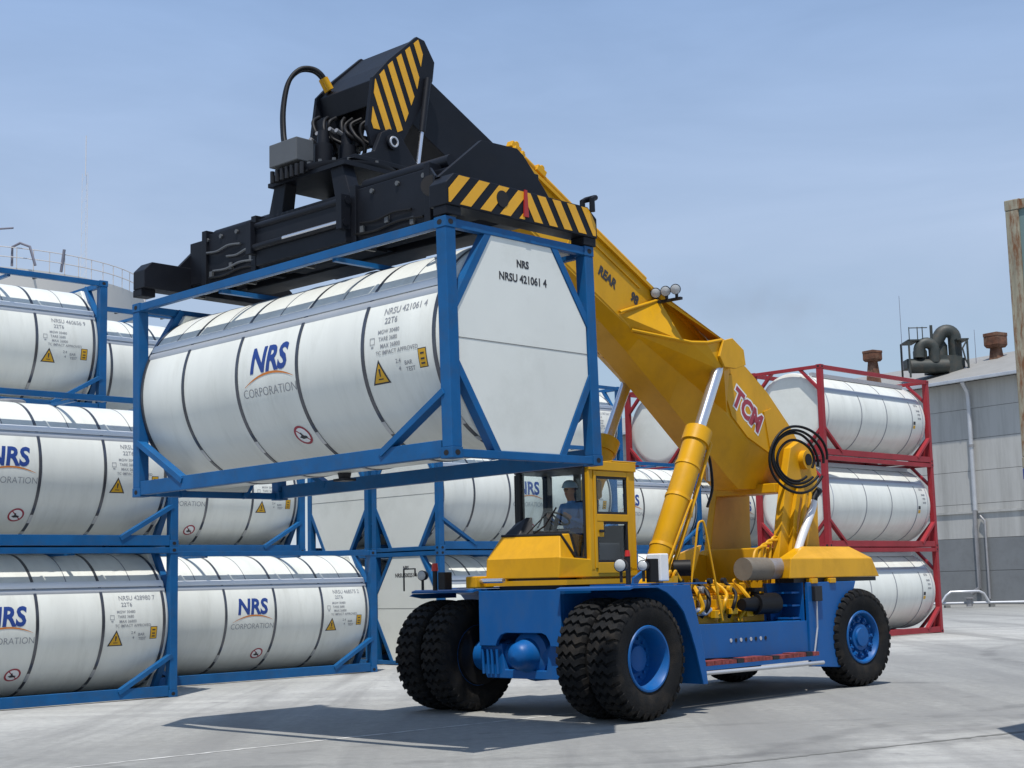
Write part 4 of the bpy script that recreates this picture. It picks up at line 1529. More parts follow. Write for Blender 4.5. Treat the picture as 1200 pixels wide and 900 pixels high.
# yoke hanging from the head pins
for sgn in (1, -1):
    m.side([(2.50, 7.09), (2.75, 7.24), (3.02, 7.55), (3.20, 7.60), (3.34, 7.52), (3.46, 7.26), (3.85, 7.09)], sgn * 0.60, sgn * 0.68)
m.box(2.6, 3.80, -0.70, 0.70, 7.085, 7.15)
m.build("yoke", BK, truck, bevel=0.01)
m = MB()
m.lathe([(6.996, 0.0), (6.996, 0.66), (7.02, 0.68), (7.07, 0.68), (7.08, 0.64), (7.08, 0.0)], 'z', 40, (3.45, 0.1, 0))
m.build("slewing_ring", BK, truck, smooth=40)
for k in range(20):
    a = 2 * pi * k / 20
    m = MB()
    x, y = 3.45 + 0.60 * cos(a), 0.1 + 0.60 * sin(a)
    m.cyl((x, y, 7.07), (x, y, 7.12), 0.026, None, 6)
    m.build("ring_bolt", "panel_grey", truck)
# pedestal frame
for (x, y) in ((3.95, -0.50), (3.95, 0.62), (3.05, -0.50), (3.05, 0.62)):
    m = MB()
    dy = -0.14 if y < 0 else 0.14
    m.hexa([(x - 0.10, y + dy - 0.13, 6.44), (x + 0.10, y + dy - 0.13, 6.44), (x + 0.10, y + dy + 0.16, 6.44), (x - 0.10, y + dy + 0.16, 6.44),
            (x - 0.09, y - 0.12, 6.95), (x + 0.09, y - 0.12, 6.95), (x + 0.09, y + 0.12, 6.95), (x - 0.09, y + 0.12, 6.95)])
    m.build("pedestal_leg", BK, truck, bevel=0.008)
m = MB()
m.box(2.92, 4.08, -0.70, 0.82, 6.94, 6.995)
m.build("pedestal_plate", BK, truck)
m = MB()
m.box(2.85, 4.18, -0.82, 0.95, 5.92, 6.45)
m.build("side_shift_carriage", BK, truck, bevel=0.01)
for zz, rr, xx in ((6.44, 0.05, 4.16), (6.16, 0.045, 4.2)):
    m = MB()
    m.tube([(xx, -0.95, zz), (xx, 0.98, zz)], rr, 12)
    m.build("shift_cylinder", BK, truck, smooth=40)
m = MB()
m.tube([(4.22, -0.2, 6.17), (4.22, 0.86, 6.17)], 0.03, 10)
m.build("shift_rod", "rod_chrome", truck, smooth=40)
for y in (-0.88, 0.92):
    m = MB()
    m.box(4.12, 4.26, y - 0.05, y + 0.05, 6.08, 6.50)
    m.build("shift_bracket", BK, truck)
# valve block, control box, motors
m = MB()
m.box(3.92, 4.20, -0.52, 0.04, 7.14, 7.44)
m.build("control_box", "panel_grey", truck, bevel=0.012)
m = MB()
for k in range(7):
    y = -0.5 + k * 0.1
    m.cyl((4.02, y, 7.02), (4.02, y, 7.14), 0.035, None, 8)
    m.cyl((4.16, y, 6.95), (4.16, y, 7.1), 0.03, None, 8)
m.box(3.85, 4.12, -0.56, 0.16, 6.98, 7.06)
o = m.build("valve_block", "dark_trim", truck, smooth=40)
for k in range(2):
    m = MB()
    x, y = 3.75 - 0.28 * k, 0.02 + 0.14 * k
    m.cyl((x, y, 7.07), (x, y, 7.42), 0.12, None, 16)
    m.cyl((x, y, 7.42), (x, y, 7.60), 0.085, 0.07, 14)
    m.build("slewing_motor", BK, truck, smooth=40)
rh = random.Random(5)
for k in range(7):
    m = MB()
    a = V(3.52 - 0.05 * k, -0.34 + 0.11 * k, 7.92 - 0.02 * k)
    j = lambda q: rh.uniform(-q, q)
    m.hose([a, a + V(0.12 + j(.05), j(.08), -0.10), a + V(0.14 + j(.06), 0.06 + j(.1), -0.28), a + V(0.02 + j(.1), 0.10 + j(.12), -0.45), a + V(0.12, 0.1 + j(.1), -0.74)], 0.026, 7)
    m.build("head_hose", "hose_black", truck, smooth=60)
for (x, y, z, a, b, c) in ((3.30, -0.20, 7.28, 0.20, 0.26, 0.26), (3.42, 0.14, 7.26, 0.16, 0.2, 0.2), (3.55, -0.32, 7.50, 0.14, 0.16, 0.30), (3.15, 0.05, 7.55, 0.18, 0.30, 0.14)):
    MB().box(x - a / 2, x + a / 2, y - b / 2, y + b / 2, z - c / 2, z + c / 2).build("manifold", "hose_black", truck, bevel=0.015)
for k in range(5):
    m = MB()
    y = -0.30 + 0.13 * k
    m.cyl((3.62, y, 7.55 + 0.05 * (k % 2)), (3.72, y + 0.02, 7.57 + 0.05 * (k % 2)), 0.028, None, 8)
    m.build("hose_coupling", "steel_grey", truck, smooth=40)
for k in range(2):
    m = MB()
    a = V(3.30 + 0.03 * k, -0.42 + 0.06 * k, 8.36)
    m.hose([a, a + V(0.10, -0.03, 0.17), a + V(0.20, -0.10, 0.25), a + V(0.36, -0.17, 0.22), a + V(0.50, -0.22, 0.03), a + V(0.60, -0.20, -0.35), a + V(0.66, -0.12, -0.72),
            a + V(0.72, 0.0, -0.95)], 0.032, 8)
    m.build("loop_hose", "hose_black", truck, smooth=60)
m = MB()
m.cyl((3.30, -0.42, 8.34), (3.38, -0.45, 8.50), 0.05, None, 10)
m.cyl((3.33, -0.33, 8.34), (3.41, -0.36, 8.49), 0.045, None, 10)
m.build("hose_fitting", YL, truck, smooth=40)
# main box with two guide channels
m = MB()
for x0, x1 in ((3.62, 4.05), (2.95, 3.38)):
    m.box(x0, x1, -2.10, 2.30, 5.90, 6.58)
m.box(3.38, 3.62, -2.05, 2.25, 6.0, 6.48)
m.build("spreader_beam", BK, truck, bevel=0.012)
m = MB()
m.cyl((3.84, -2.14, 6.62), (3.84, -0.9, 6.62), 0.07, None, 14)
m.build("telescope_cylinder", BK, truck, smooth=40)
m = MB()
m.cyl((3.84, 0.95, 6.66), (3.84, 2.45, 6.66), 0.085, None, 14)
m.build("telescope_cylinder", BK, truck, smooth=40)
for y in (-2.1, -1.0, 0.98, 2.28):
    m = MB()
    m.box(3.58, 4.09, y - 0.05, y + 0.05, 5.87, 6.63)
    m.build("beam_collar", BK, truck, bevel=0.006)
for k in range(6):
    m = MB()
    y0_, y1_ = ((-2.0, -0.95), (-1.9, -1.0), (0.98, 2.2), (-1.6, -0.9), (1.1, 2.0), (-2.05, -1.3))[k]
    z_ = (5.97, 6.05, 6.02, 6.20, 6.14, 6.32)[k]
    m.hose([(4.075, y0_, z_), (4.085, (y0_ * 2 + y1_) / 3, z_ - 0.02), (4.085, (y0_ + y1_ * 2) / 3, z_ + 0.02), (4.075, y1_, z_)], 0.017, 6)
    m.build("spreader_line", "panel_grey" if k % 2 else "hose_black", truck, smooth=50)
for k in range(10):
    y = -1.95 + 0.44 * k
    MB().box(4.051, 4.085, y - 0.03, y + 0.03, 5.96 + 0.05 * (k % 3), 6.05 + 0.05 * (k % 3)).build("line_clamp", "panel_grey", truck)
for y in (-2.06, -1.75, -1.4, 1.3, 1.75, 2.2):
    MB().cyl((4.05, y, 6.50), (4.075, y, 6.50), 0.03, None, 8).build("beam_bolt", "panel_grey", truck)
# sliding arms with end beams
for sgn, ye in ((1, SY + 2.93), (-1, SY - 2.93)):
    m = MB()
    yi = SY + sgn * 1.9
    for x0, x1 in ((3.66, 4.01), (2.99, 3.34)):
        m.box(x0, x1, yi, ye - sgn * 0.15, 5.95, 6.54)
    m.build("sliding_arm", BK, truck, bevel=0.01)
    m = MB()
    y0, y1 = ye - sgn * 0.17, ye + sgn * 0.10
    m.side([(4.74, 5.84), (4.74, 6.08), (4.62, 6.20), (2.42, 6.20), (2.26, 6.08), (2.26, 5.84)], y0, y1)
    eb = m.build("end_beam", BK, truck, bevel=0.01)
    # gusset from the arm to the end beam
    m = MB()
    if sgn > 0:
        m.side([(4.66, 6.19), (4.30, 6.48), (3.98, 6.74), (3.40, 6.76), (3.30, 6.70), (2.95, 6.36), (2.80, 6.19)], ye - sgn * 0.16, ye - sgn * 0.10)
        m.hexa([(4.02, 2.30, 6.12), (4.06, 2.30, 6.12), (4.70, ye - 0.16, 5.90), (4.66, ye - 0.16, 5.90),
                (4.02, 2.30, 6.58), (4.06, 2.30, 6.58), (4.66, ye - 0.16, 6.22), (4.62, ye - 0.16, 6.22)])
    else:
        m.side([(4.2, 6.19), (3.9, 6.50), (3.1, 6.50), (2.8, 6.19)], ye - sgn * 0.16, ye - sgn * 0.10)
    m.build("arm_gusset", BK, truck, bevel=0.006)
    # hazard stripes on the outer face, meeting in a chevron
    if sgn > 0:
        yy = y1 + 0.002
        z0, z1 = 5.865, 6.185
        face = [(4.71, z0), (4.71, 6.07), (4.61, z1), (2.43, z1), (2.29, 6.07), (2.29, z0)]
        for k in range(12):
            for hs in (0, 1):
                # left half leans one way, right half the other
                if hs == 0:
                    c0 = 4.86 - k * 0.31
                    pl = [(c0, z1), (c0 - 0.165, z1), (c0 - 0.165 + 0.30, z0), (c0 + 0.30, z0)]
                    pl = clip(pl, -1, 0, -3.52)
                else:
                    c0 = 3.56 - k * 0.255
                    pl = [(c0, z1), (c0 - 0.14, z1), (c0 - 0.14 - 0.20, z0), (c0 - 0.20, z0)]
                    pl = clip(pl, 1, 0, 3.50)
                for a, b, c in ((1, 0, 4.71), (-1, 0, -2.29), (0.79, 0.69, 0.79 * 4.71 + 0.69 * 6.07), (-0.63, 0.77, -0.63 * 2.29 + 0.77 * 6.07)):
                    pl = clip(pl, a, b, c) if len(pl) > 2 else pl
                if len(pl) > 2:
                    m = MB()
                    m.side(pl, yy, yy + 0.003)
                    m.build("hazard_stripe", "stripe_yellow", eb)
        m = MB()
        m.side([(3.53, z1 + 0.02), (3.49, z1 + 0.02), (3.47, z0 + 0.03), (3.55, z0 + 0.03)], yy + 0.0035, yy + 0.02)
        m.build("reflector", "reflector_red", eb)
        m = MB()
        m.lathe([(0.0, 0.095), (0.004, 0.095), (0.004, 0.0)], 'y', 20, (3.88, yy + 0.003, 6.04))
        m.build("beam_hole", "hole_shade", eb)  # black disc standing in for the dark hole
        m = MB()
        n = 18
        vs = [(4.36 + 0.08 * cos(2 * pi * i / n), 2.58 + 0.08 * cos(2 * pi * i / n) * -1.3, 6.22 + 0.13 * sin(2 * pi * i / n)) for i in range(n)]
        m.prism([V(4.42, 2.72, 6.20) + V(-0.07 * cos(2 * pi * i / n), 0.11 * cos(2 * pi * i / n), 0.12 * sin(2 * pi * i / n)) for i in range(n)], (0.035, 0.03, 0))
        m.build("arm_hole", "hole_shade", truck)  # black plate painting the dark of the opening
    # twistlock housings
    for x in (4.62, 2.38):
        m = MB()
        m.box(x - 0.11, x + 0.11, ye - 0.12, ye + 0.085, 5.742, 5.84)
        m.build("twistlock", BK, truck, bevel=0.008)
    m = MB()
    m.tube([(2.36, ye - 0.03, 6.20), (2.36, ye - 0.03, 6.30), (2.30, ye - 0.03, 6.33), (2.30, ye + 0.12 * sgn, 6.33), (2.36, ye + 0.12 * sgn, 6.30), (2.36, ye + 0.12 * sgn, 6.15)], 0.035, 8)
    m.build("lifting_eye", BK, truck, smooth=40)

# --- cab
CF, CR, CW = -0.40, -1.44, 0.75        # front, rear, half width
ZB, ZF, ZT = 1.78, 2.00, 3.42
m = MB()
m.box(CR, CF, -CW, CW, ZB + 0.10, ZF)
m.build("cab_floor", YL, truck, bevel=0.01)
m = MB()
m.box(CR - 0.05, 0.12, -CW - 0.10, CW, ZB, ZB + 0.07)
m.box(CR + 0.1, -0.3, 0.5, 0.66, ZB + 0.07, ZB + 0.10)
m.box(-0.02, 0.12, -0.75, -0.4, ZB + 0.07, ZB + 0.10)
m.build("cab_base", YL, truck)
m = MB()
m.box(-1.3, 0.05, -0.60, 0.62, 1.716, 1.779)
m.box(-0.38, 0.07, -0.72, 0.56, 1.851, 1.879)
m.build("gap_shade", "dark_trim", truck)  # dark filler blocks stand in for shade in the gaps under cab and nose
MB().box(-0.05, 0.32, -1.02, -0.80, 1.76, 1.93).build("tilt_bracket", YL, truck, bevel=0.02)
MB().cyl((0.22, -0.8, 1.86), (0.22, -0.35, 1.86), 0.035, None, 12).build("tilt_cylinder", "rod_chrome", truck, smooth=40)
# nose panel under the windscreen
m = MB()
n0 = [(0.10, -0.80), (0.10, 0.60)]
vs = [(0.12, -0.80, 1.88), (0.12, 0.60, 1.88), (0.10, -0.80, 2.16), (0.10, 0.62, 2.16), (-0.16, -0.74, 2.49), (-0.16, 0.40, 2.47),
      (CF, 0.75, 1.88), (CF, 0.75, 2.13), (CF, 0.48, 2.13), (CF, 0.36, 2.50), (CF, -0.78, 2.52), (CF, -0.86, 2.16), (CF, -0.86, 1.88), (-0.05, -0.86, 2.16), (-0.05, -0.86, 1.88),
      (-0.2, -0.78, 2.49)]
fs = [(0, 1, 3, 2), (2, 3, 5, 4), (1, 6, 7, 3), (3, 7, 8, 5), (5, 8, 9), (4, 5, 9, 10), (0, 2, 13, 14), (14, 13, 11, 12), (2, 4, 13), (4, 10, 13), (10, 11, 13), (0, 14, 12, 6, 1)]
m.add(vs, fs)
nose = m.build("nose_panel", YL, truck, bevel=0.012)
m = MB()
m.tube([(-0.17, -0.74, 2.50), (-0.17, 0.40, 2.485), (-0.385, 0.50, 2.15), (-0.385, 0.67, 2.15), (-0.385, 0.67, ZT)], 0.022, 6)
m.build("windscreen_seal", "dark_trim", truck, smooth=40)
# pillars and rails
for (x, y, mm) in ((CF, CW, YL), (CR, CW, YL), (CF, -0.66, "dark_trim"), (CR, -0.95, "dark_trim")):
    m = MB()
    s = 1 if y > 0 else -1
    lx = 0.10 if x == CF else -0.14
    m.box(x, x - lx, y, y - s * 0.09, ZF - 0.05, ZT)
    m.build("cab_pillar", mm, truck, bevel=0.015)
m = MB()
m.prism([(CR, -0.97, ZT), (CF - 0.3, -0.97, ZT), (CF + 0.03, -0.68, ZT), (CF + 0.03, CW + 0.02, ZT), (CR, CW + 0.02, ZT)], (0, 0, 0.09))
m.build("cab_roof", "dark_trim", truck, bevel=0.03)
m = MB()
m.box(CR - 0.02, CR + 0.55, CW - 0.50, CW + 0.03, ZT + 0.09, ZT + 0.11)
m.box(CR, CF, CW - 0.08, CW + 0.03, ZT - 0.04, ZT + 0.09)
m.build("roof_edge", YL, truck, bevel=0.01)
m = MB()
m.box(CF - 0.34, CF - 0.30, -0.97, -0.93, 2.3, ZT)
m.build("screen_mullion", "dark_trim", truck)
# door on the left side with two windows
dx0, dx1 = CF - 0.10, CR + 0.14
dy0, dy1 = CW - 0.05, CW + 0.012
m = MB()
m.box(dx0, dx0 - 0.055, dy0, dy1, 2.0, ZT - 0.045)
m.box(dx1, dx1 + 0.055, dy0, dy1, 2.0, ZT - 0.045)
m.box(dx1 + 0.055, dx0 - 0.055, dy0, dy1, 1.93, 2.08)
m.box(dx1 + 0.055, dx0 - 0.055, dy0, dy1, 2.66, 2.76)
m.box(dx1 + 0.055, dx0 - 0.055, dy0, dy1, ZT - 0.12, ZT - 0.046)
m.box(dx0 - 0.056, dx0 - 0.20, dy0, dy1 - 0.004, 2.44, 2.66)
m.build("door", YL, truck, bevel=0.006)
door = truck.children[-1] if False else bpy.data.objects["door"]
m = MB()
for (x0, x1, z0, z1) in ((dx1 + 0.055, dx0 - 0.055, 2.76, ZT - 0.12), (dx1 + 0.055, dx0 - 0.055, 2.08, 2.66)):
    for (a, b, c, d) in ((x0, x1, z0, z0 + 0.035), (x0, x1, z1 - 0.035, z1), (x0, x0 + 0.035, z0 + 0.035, z1 - 0.035), (x1 - 0.035, x1, z0 + 0.035, z1 - 0.035)):
        m.box(a, b, dy0 + 0.01, dy1 - 0.012, c, d)
m.build("window_seal", "dark_trim", door)
MB().box(dx1 + 0.06, dx0 - 0.06, dy0 + 0.02, dy0 + 0.027, 2.77, ZT - 0.125).build("window_pane", "cab_glass", door)
MB().box(dx1 + 0.06, dx0 - 0.06, dy0 + 0.02, dy0 + 0.027, 2.09, 2.65).build("window_pane", "cab_glass", door)
MB().box(dx0 - 0.08, dx0 - 0.17, dy1, dy1 + 0.035, 2.50, 2.54).build("door_handle", "dark_trim", door, bevel=0.01)
# glazing
m = MB()
m.front([(-0.57, 2.55), (0.34, 2.53), (0.46, 2.16), (0.655, 2.16), (0.655, ZT), (-0.57, ZT)], CF - 0.035, CF - 0.028)
m.build("windscreen", "cab_glass", truck)
MB().box(CR + 0.14, CF - 0.34, -0.95, -0.943, 2.15, ZT).build("side_pane", "cab_glass", truck)
MB().prism([(CF - 0.31, -0.945, 2.45), (CF - 0.04, -0.665, 2.45), (CF - 0.04, -0.665, ZT), (CF - 0.31, -0.945, ZT)], (-0.004, 0.004, 0)).build("corner_pane", "cab_glass", truck)
MB().box(CR + 0.05, CR + 0.057, -0.86, CW - 0.10, 2.62, ZT).build("rear_pane", "cab_glass", truck)
m = MB()
m.box(CR + 0.001, CR + 0.04, -0.86, CW - 0.09, 2.0, 2.62)
m.box(CR + 0.001, CR + 0.04, -0.40, -0.28, 2.62, ZT)
m.box(CR + 0.14, CF - 0.34, -0.96, -0.92, 2.0, 2.15)
m.build("lower_panel", "dark_trim", truck)
# interior: seat, console, dashboard, wheel, wiper
m = MB()
m.box(-1.22, -0.72, -0.36, 0.14, 2.30, 2.42)
m.box(-1.12, -0.82, -0.26, 0.04, 2.0, 2.30)
seat = m.build("seat", "seat_dark", truck, bevel=0.03)
m = MB()
m.hexa([(-1.30, -0.36, 2.40), (-1.18, -0.36, 2.40), (-1.18, 0.14, 2.40), (-1.30, 0.14, 2.40), (-1.40, -0.33, 3.02), (-1.31, -0.33, 3.02), (-1.31, 0.11, 3.02), (-1.40, 0.11, 3.02)])
m.build("seat_back", "seat_dark", seat, bevel=0.03)
MB().box(-1.30, -1.22, 0.10, 0.26, 3.02, 3.30).build("head_rest", "seat_tan", seat, bevel=0.04)
m = MB()
m.hexa([(-0.62, -0.72, 2.0), (-0.43, -0.72, 2.0), (-0.43, 0.36, 2.0), (-0.62, 0.36, 2.0), (-0.66, -0.72, 2.50), (-0.43, -0.72, 2.58), (-0.43, 0.34, 2.56), (-0.66, 0.34, 2.48)])
m.box(-1.25, -0.70, 0.30, 0.60, 2.0, 2.36)
m.build("dashboard", "seat_dark", truck, bevel=0.02)
m = MB()
m.hexa([(-0.30, -0.78, 2.52), (-0.16, -0.70, 2.50), (-0.16, -0.40, 2.50), (-0.34, -0.28, 2.52), (-0.42, -0.74, 2.66), (-0.34, -0.62, 2.68), (-0.36, -0.42, 2.76), (-0.42, -0.36, 2.76)])
m.build("scuttle_cover", "dark_trim", truck)
m = MB()
sw = [V(-0.68, -0.11, 2.74) + Matrix.Rotation(radians(-28), 3, 'Y') @ V(0.19 * cos(2 * pi * i / 24), 0.19 * sin(2 * pi * i / 24), 0) for i in range(25)]
m.tube(sw, 0.016, 8, cap=False)
m.tube([V(-0.68, -0.11, 2.74), V(-0.58, -0.11, 2.45)], 0.03, 8)
m.beam(sw[0], sw[12], 0.03, 0.012)
m.build("steering_wheel", "dark_trim", truck, smooth=50)
m = MB()
m.tube([(-0.12, -0.30, 2.40), (-0.27, 0.02, 2.62), (-0.37, 0.16, 2.88)], 0.013, 6)
m.tube([(-0.13, -0.36, 2.40), (-0.36, -0.02, 2.80)], 0.009, 6)
m.build("wiper", "hose_black", truck)

# lamps, boxes and mirrors on the fenders
def lamp(p, r, dirv, nm="head_lamp"):
    d = Vector(dirv).normalized()
    m = MB()
    m.tube([p - d * 0.10, p - d * 0.06, p + d * 0.02, p + d * 0.03], [r * 0.5, r * 0.95, r * 1.08, r], 18)
    m.tube([p - V(0, 0, r + 0.14), p - V(0, 0, r * 0.6)], 0.02, 8)
    o = m.build(nm, "dark_trim", truck, smooth=40)
    m = MB()
    m.tube([p + d * 0.030, p + d * 0.045, p + d * 0.05], [r * 0.92, r * 0.7, 0.001], 18)
    m.build("lamp_lens", "lamp_lens", o, smooth=60)


lamp(V(0.30, 1.86, 2.02), 0.085, (1, 0.25, 0))
lamp(V(-0.02, 1.98, 2.01), 0.07, (1, 0.35, 0))
lamp(V(0.62, -1.60, 1.96), 0.07, (1, 0.3, 0))
MB().box(-0.30, -0.12, 1.94, 2.02, 1.79, 2.10).build("marker_lamp", "hose_black", truck, bevel=0.01)
MB().cyl((-0.02, 1.72, 2.14), (-0.02, 1.72, 2.22), 0.04, 0.03, 14).build("beacon", "beacon_red", truck, smooth=40)
MB().cyl((-0.02, 1.72, 1.77), (-0.02, 1.72, 2.14), 0.035, None, 10).build("beacon_post", "dark_trim", truck, smooth=40)
MB().box(-0.60, -0.42, 1.72, 1.96, 1.80, 2.17).build("tool_box", "white_paint", truck, bevel=0.015)
m = MB()
m.tube([(0.75, -1.86, 1.74), (0.75, -1.86, 2.06), (0.75, -1.62, 2.06), (0.75, -1.62, 1.95)], 0.014, 6)
m.build("lamp_guard", "dark_trim", truck, smooth=40)
MB().cyl((0.60, -1.36, 2.02), (0.60, -1.36, 2.13), 0.05, 0.04, 12).build("beacon", "beacon_red", truck, smooth=40)
MB().cyl((0.60, -1.36, 1.74), (0.60, -1.36, 2.02), 0.035, None, 10).build("beacon_post", "dark_trim", truck, smooth=40)
MB().box(0.45, 0.60, -1.30, -1.16, 1.75, 2.0).build("horn_box", "dark_trim", truck, bevel=0.01)
for k in range(6):
    x, y = -0.75 - 0.12 * (k % 3), 1.55 + 0.16 * (k // 3)
    m = MB()
    m.box(x - 0.05, x + 0.05, y - 0.06, y + 0.06, 1.776, 1.84 + 0.03 * (k % 2))
    m.hose([(x, y, 1.84), (x - 0.05, y + 0.02, 1.93), (x - 0.13, y - 0.02, 1.90), (x - 0.2, y, 1.80)], 0.022, 6)
    m.build("valve_fitting", YL, truck)
MB().cyl((-1.9, 1.05, 1.98), (-2.05, 1.25, 1.98), 0.12, None, 16).build("air_intake", "hose_black", truck, smooth=40)
# grab rails and the access ladder rails
for (a, b) in ((-2.05, 1.16),):
    m = MB()
    m.hose([(a, 1.16, 1.35), (a - 0.22, 1.17, 2.2), (a - 0.30, 1.18, 2.58), (a - 0.36, 1.2, 2.66), (a - 0.42, 1.22, 2.60), (a - 0.52, 1.24, 2.1), (a - 0.72, 1.26, 1.2)], 0.017, 8)
    m.build("grab_rail", YL, truck, smooth=50)

# ------------------------------------------------------------------ driver
def make_person():
    H = {}
    verts, radii, edges = [], [], []

    def v(n, p, r):
        H[n] = len(verts); verts.append(p); radii.append(r)

    def e(a, b):
        edges.append((H[a], H[b]))
    cy = -0.11
    v("pelvis", (-1.00, cy, 2.52), (0.15, 0.12))
    v("waist", (-1.02, cy, 2.66), (0.145, 0.11)); e("pelvis", "waist")
    v("chest", (-1.03, cy, 2.84), (0.165, 0.12)); e("waist", "chest")
    v("neckbase", (-1.02, cy, 2.97), (0.075, 0.07)); e("chest", "neckbase")
    v("neck", (-1.00, cy, 3.03), (0.055, 0.055)); e("neckbase", "neck")
    v("jaw", (-0.965, cy, 3.09), (0.066, 0.075)); e("neck", "jaw")
    v("head", (-0.97, cy, 3.17), (0.080, 0.092)); e("jaw", "head")
    v("crown", (-0.985, cy, 3.235), (0.07, 0.08)); e("head", "crown")
    for s, n in ((1, "l"), (-1, "r")):
        v(n + "sh", (-1.03, cy + s * 0.19, 2.92), (0.065, 0.065)); e("chest", n + "sh")
        v(n + "el", (-0.97, cy + s * 0.27, 2.66), (0.050, 0.050)); e(n + "sh", n + "el")
        v(n + "wr", (-0.76, cy + s * 0.20, 2.74), (0.033, 0.033)); e(n + "el", n + "wr")
        v(n + "pa", (-0.70, cy + s * 0.185, 2.775), (0.026, 0.036)); e(n + "wr", n + "pa")
        for k in range(4):
            o = (k - 1.5) * 0.019
            a, b = "%sf%da" % (n, k), "%sf%db" % (n, k)
            v(a, (-0.665, cy + s * (0.185 - o * 0.3), 2.79 + o), (0.0085, 0.0085)); e(n + "pa", a)
            v(b, (-0.650, cy + s * (0.155 - o * 0.3), 2.785 + o), (0.0075, 0.0075)); e(a, b)
        v(n + "ta", (-0.70, cy + s * 0.150, 2.80), (0.010, 0.010)); e(n + "pa", n + "ta")
        v(n + "tb", (-0.675, cy + s * 0.135, 2.81), (0.0085, 0.0085)); e(n + "ta", n + "tb")
        v(n + "hp", (-0.97, cy + s * 0.10, 2.50), (0.095, 0.09)); e("pelvis", n + "hp")
        v(n + "kn", (-0.70, cy + s * 0.14, 2.50), (0.068, 0.068)); e(n + "hp", n + "kn")
        v(n + "an", (-0.715, cy + s * 0.14, 2.12), (0.045, 0.045)); e(n + "kn", n + "an")
        v(n + "to", (-0.645, cy + s * 0.15, 2.05), (0.045, 0.035)); e(n + "an", n + "to")
    me = bpy.data.meshes.new("body_skeleton")
    me.from_pydata(verts, edges, [])
    ob = bpy.data.objects.new("body_skeleton", me)
    COL.objects.link(ob)
    sk = ob.modifiers.new("skin", 'SKIN')
    sk.use_smooth_shade = True
    for i, d in enumerate(me.skin_vertices[0].data):
        d.radius = radii[i]
        d.use_root = (i == 0)
    sb = ob.modifiers.new("sub", 'SUBSURF'); sb.levels = 2; sb.render_levels = 2
    bpy.context.view_layer.update()
    dg = bpy.context.evaluated_depsgraph_get()
    nm = bpy.data.meshes.new_from_object(ob.evaluated_get(dg))
    bpy.data.objects.remove(ob)
    # face: nose, brows, ears as small additions to the same surface
    bm = bmesh.new(); bm.from_mesh(nm)
    for c, r, sc in (((-0.875, cy, 3.145), 0.018, (1.1, 0.8, 1.3)), ((-0.97, cy + 0.082, 3.15), 0.026, (0.8, 0.4, 1.2)), ((-0.97, cy - 0.082, 3.15), 0.026, (0.8, 0.4, 1.2))):
        bmesh.ops.create_icosphere(bm, subdivisions=2, radius=r, matrix=Matrix.Translation(c) @ Matrix.Diagonal((*sc, 1)))
    bm.to_mesh(nm); bm.free()
    for mm in ("shirt_blue", "trousers", "skin", "ink_black"):
        nm.materials.append(MATS[mm])
    for p in nm.polygons:
        c = p.center
        p.use_smooth = True
        if c.z > 3.0: p.material_index = 2
        elif c.x > -0.745 and c.z > 2.66: p.material_index = 2
        elif c.z < 2.60: p.material_index = 1 if c.z > 2.12 else 3
        else: p.material_index = 0
    nm.name = "person"
    o = bpy.data.objects.new("person", nm)
    COL.objects.link(o)
    o.location = truck.location; o.rotation_euler = truck.rotation_euler
    tag(o, "driver in blue work shirt and light blue helmet seated at the cab steering wheel", "person")
    m = MB()
    m.lathe([(3.19, 0.108), (3.20, 0.125), (3.215, 0.112), (3.25, 0.104), (3.285, 0.080), (3.305, 0.045), (3.31, 0.0)], 'z', 24, (-0.98, cy, 0))
    m.build("helmet", "helmet_blue", o, smooth=50)
    m = MB()
    m.lathe([(3.14, 0.083), (3.20, 0.104)], 'z', 20, (-0.995, cy, 0), radians(80), radians(280))
    m.build("hair", "hair", o, smooth=50)
    for s in (1, -1):
        m = MB()
        m.lathe([(-0.008, 0.0), (-0.004, 0.011), (0.004, 0.011), (0.008, 0.0)], 'x', 10, (-0.890, cy + s * 0.032, 3.165))
        m.build("eye", "ink_black", o, smooth=60)
    m = MB()
    m.box(-0.892, -0.884, cy - 0.022, cy + 0.022, 3.098, 3.106)
    m.build("mouth", "sign_red", o)


make_person()

# ------------------------------------------------------------------ factory building on the right
W0 = V(26.2, 83.0, 0)
WE = V(0.555, -0.832, 0).normalized()
WN = V(-WE.y, WE.x, 0)          # into the building
b_yaw = atan2(WE.y, WE.x)
bld = empty("factory_building", W0, b_yaw)
tag(bld, "grey factory building with concrete panel wall and sheet roof behind the red stack", "building")
EZ = 12.55
t0, t1 = -42.0, 14.0
m = MB()
m.side([], 0, 0) if False else None
m.prism([(t0, 0.15, 0), (t0, 0.15, EZ), (t0, 7.0, 14.95), (t0, 14.0, EZ), (t0, 14.0, 0)], (t1 - t0, 0, 0))
m.build("wall_core", "joint_grey", bld)
zs = [0.0, 1.85, 3.66, 5.16, 5.60, 7.46, 9.28, 11.0, EZ]
cw = 9.3
x = t0
ci = 0
while x < t1 - 0.1:
    for a, b in zip(zs[:-1], zs[1:]):
        dz = 0.022
        yy = -0.12 if b <= 5.2 else 0.0
        m = MB()
        m.box(x + 0.012, x + cw - 0.012, yy, 0.148, a + dz, b)
        m.build("wall_panel", "wall_dark" if b < 3.7 else "concrete_wall", bld)
    x += cw
    ci += 1
m = MB()
m.prism([(t0, -0.62, EZ - 0.02), (t0, 7.0, 15.0), (t0, 7.0, 15.1), (t0, -0.62, EZ + 0.10)], (t1 - t0, 0, 0))
m.build("roof", "roof_sheet", bld)
roof = bpy.data.objects["roof"]
m = MB()
m.box(t0, t1, -0.80, -0.62, EZ - 0.06, EZ + 0.14)
m.build("gutter", "galv", roof, bevel=0.03)
m = MB()
m.box(t0, t1, -0.20, -0.122, 5.08, 5.20)
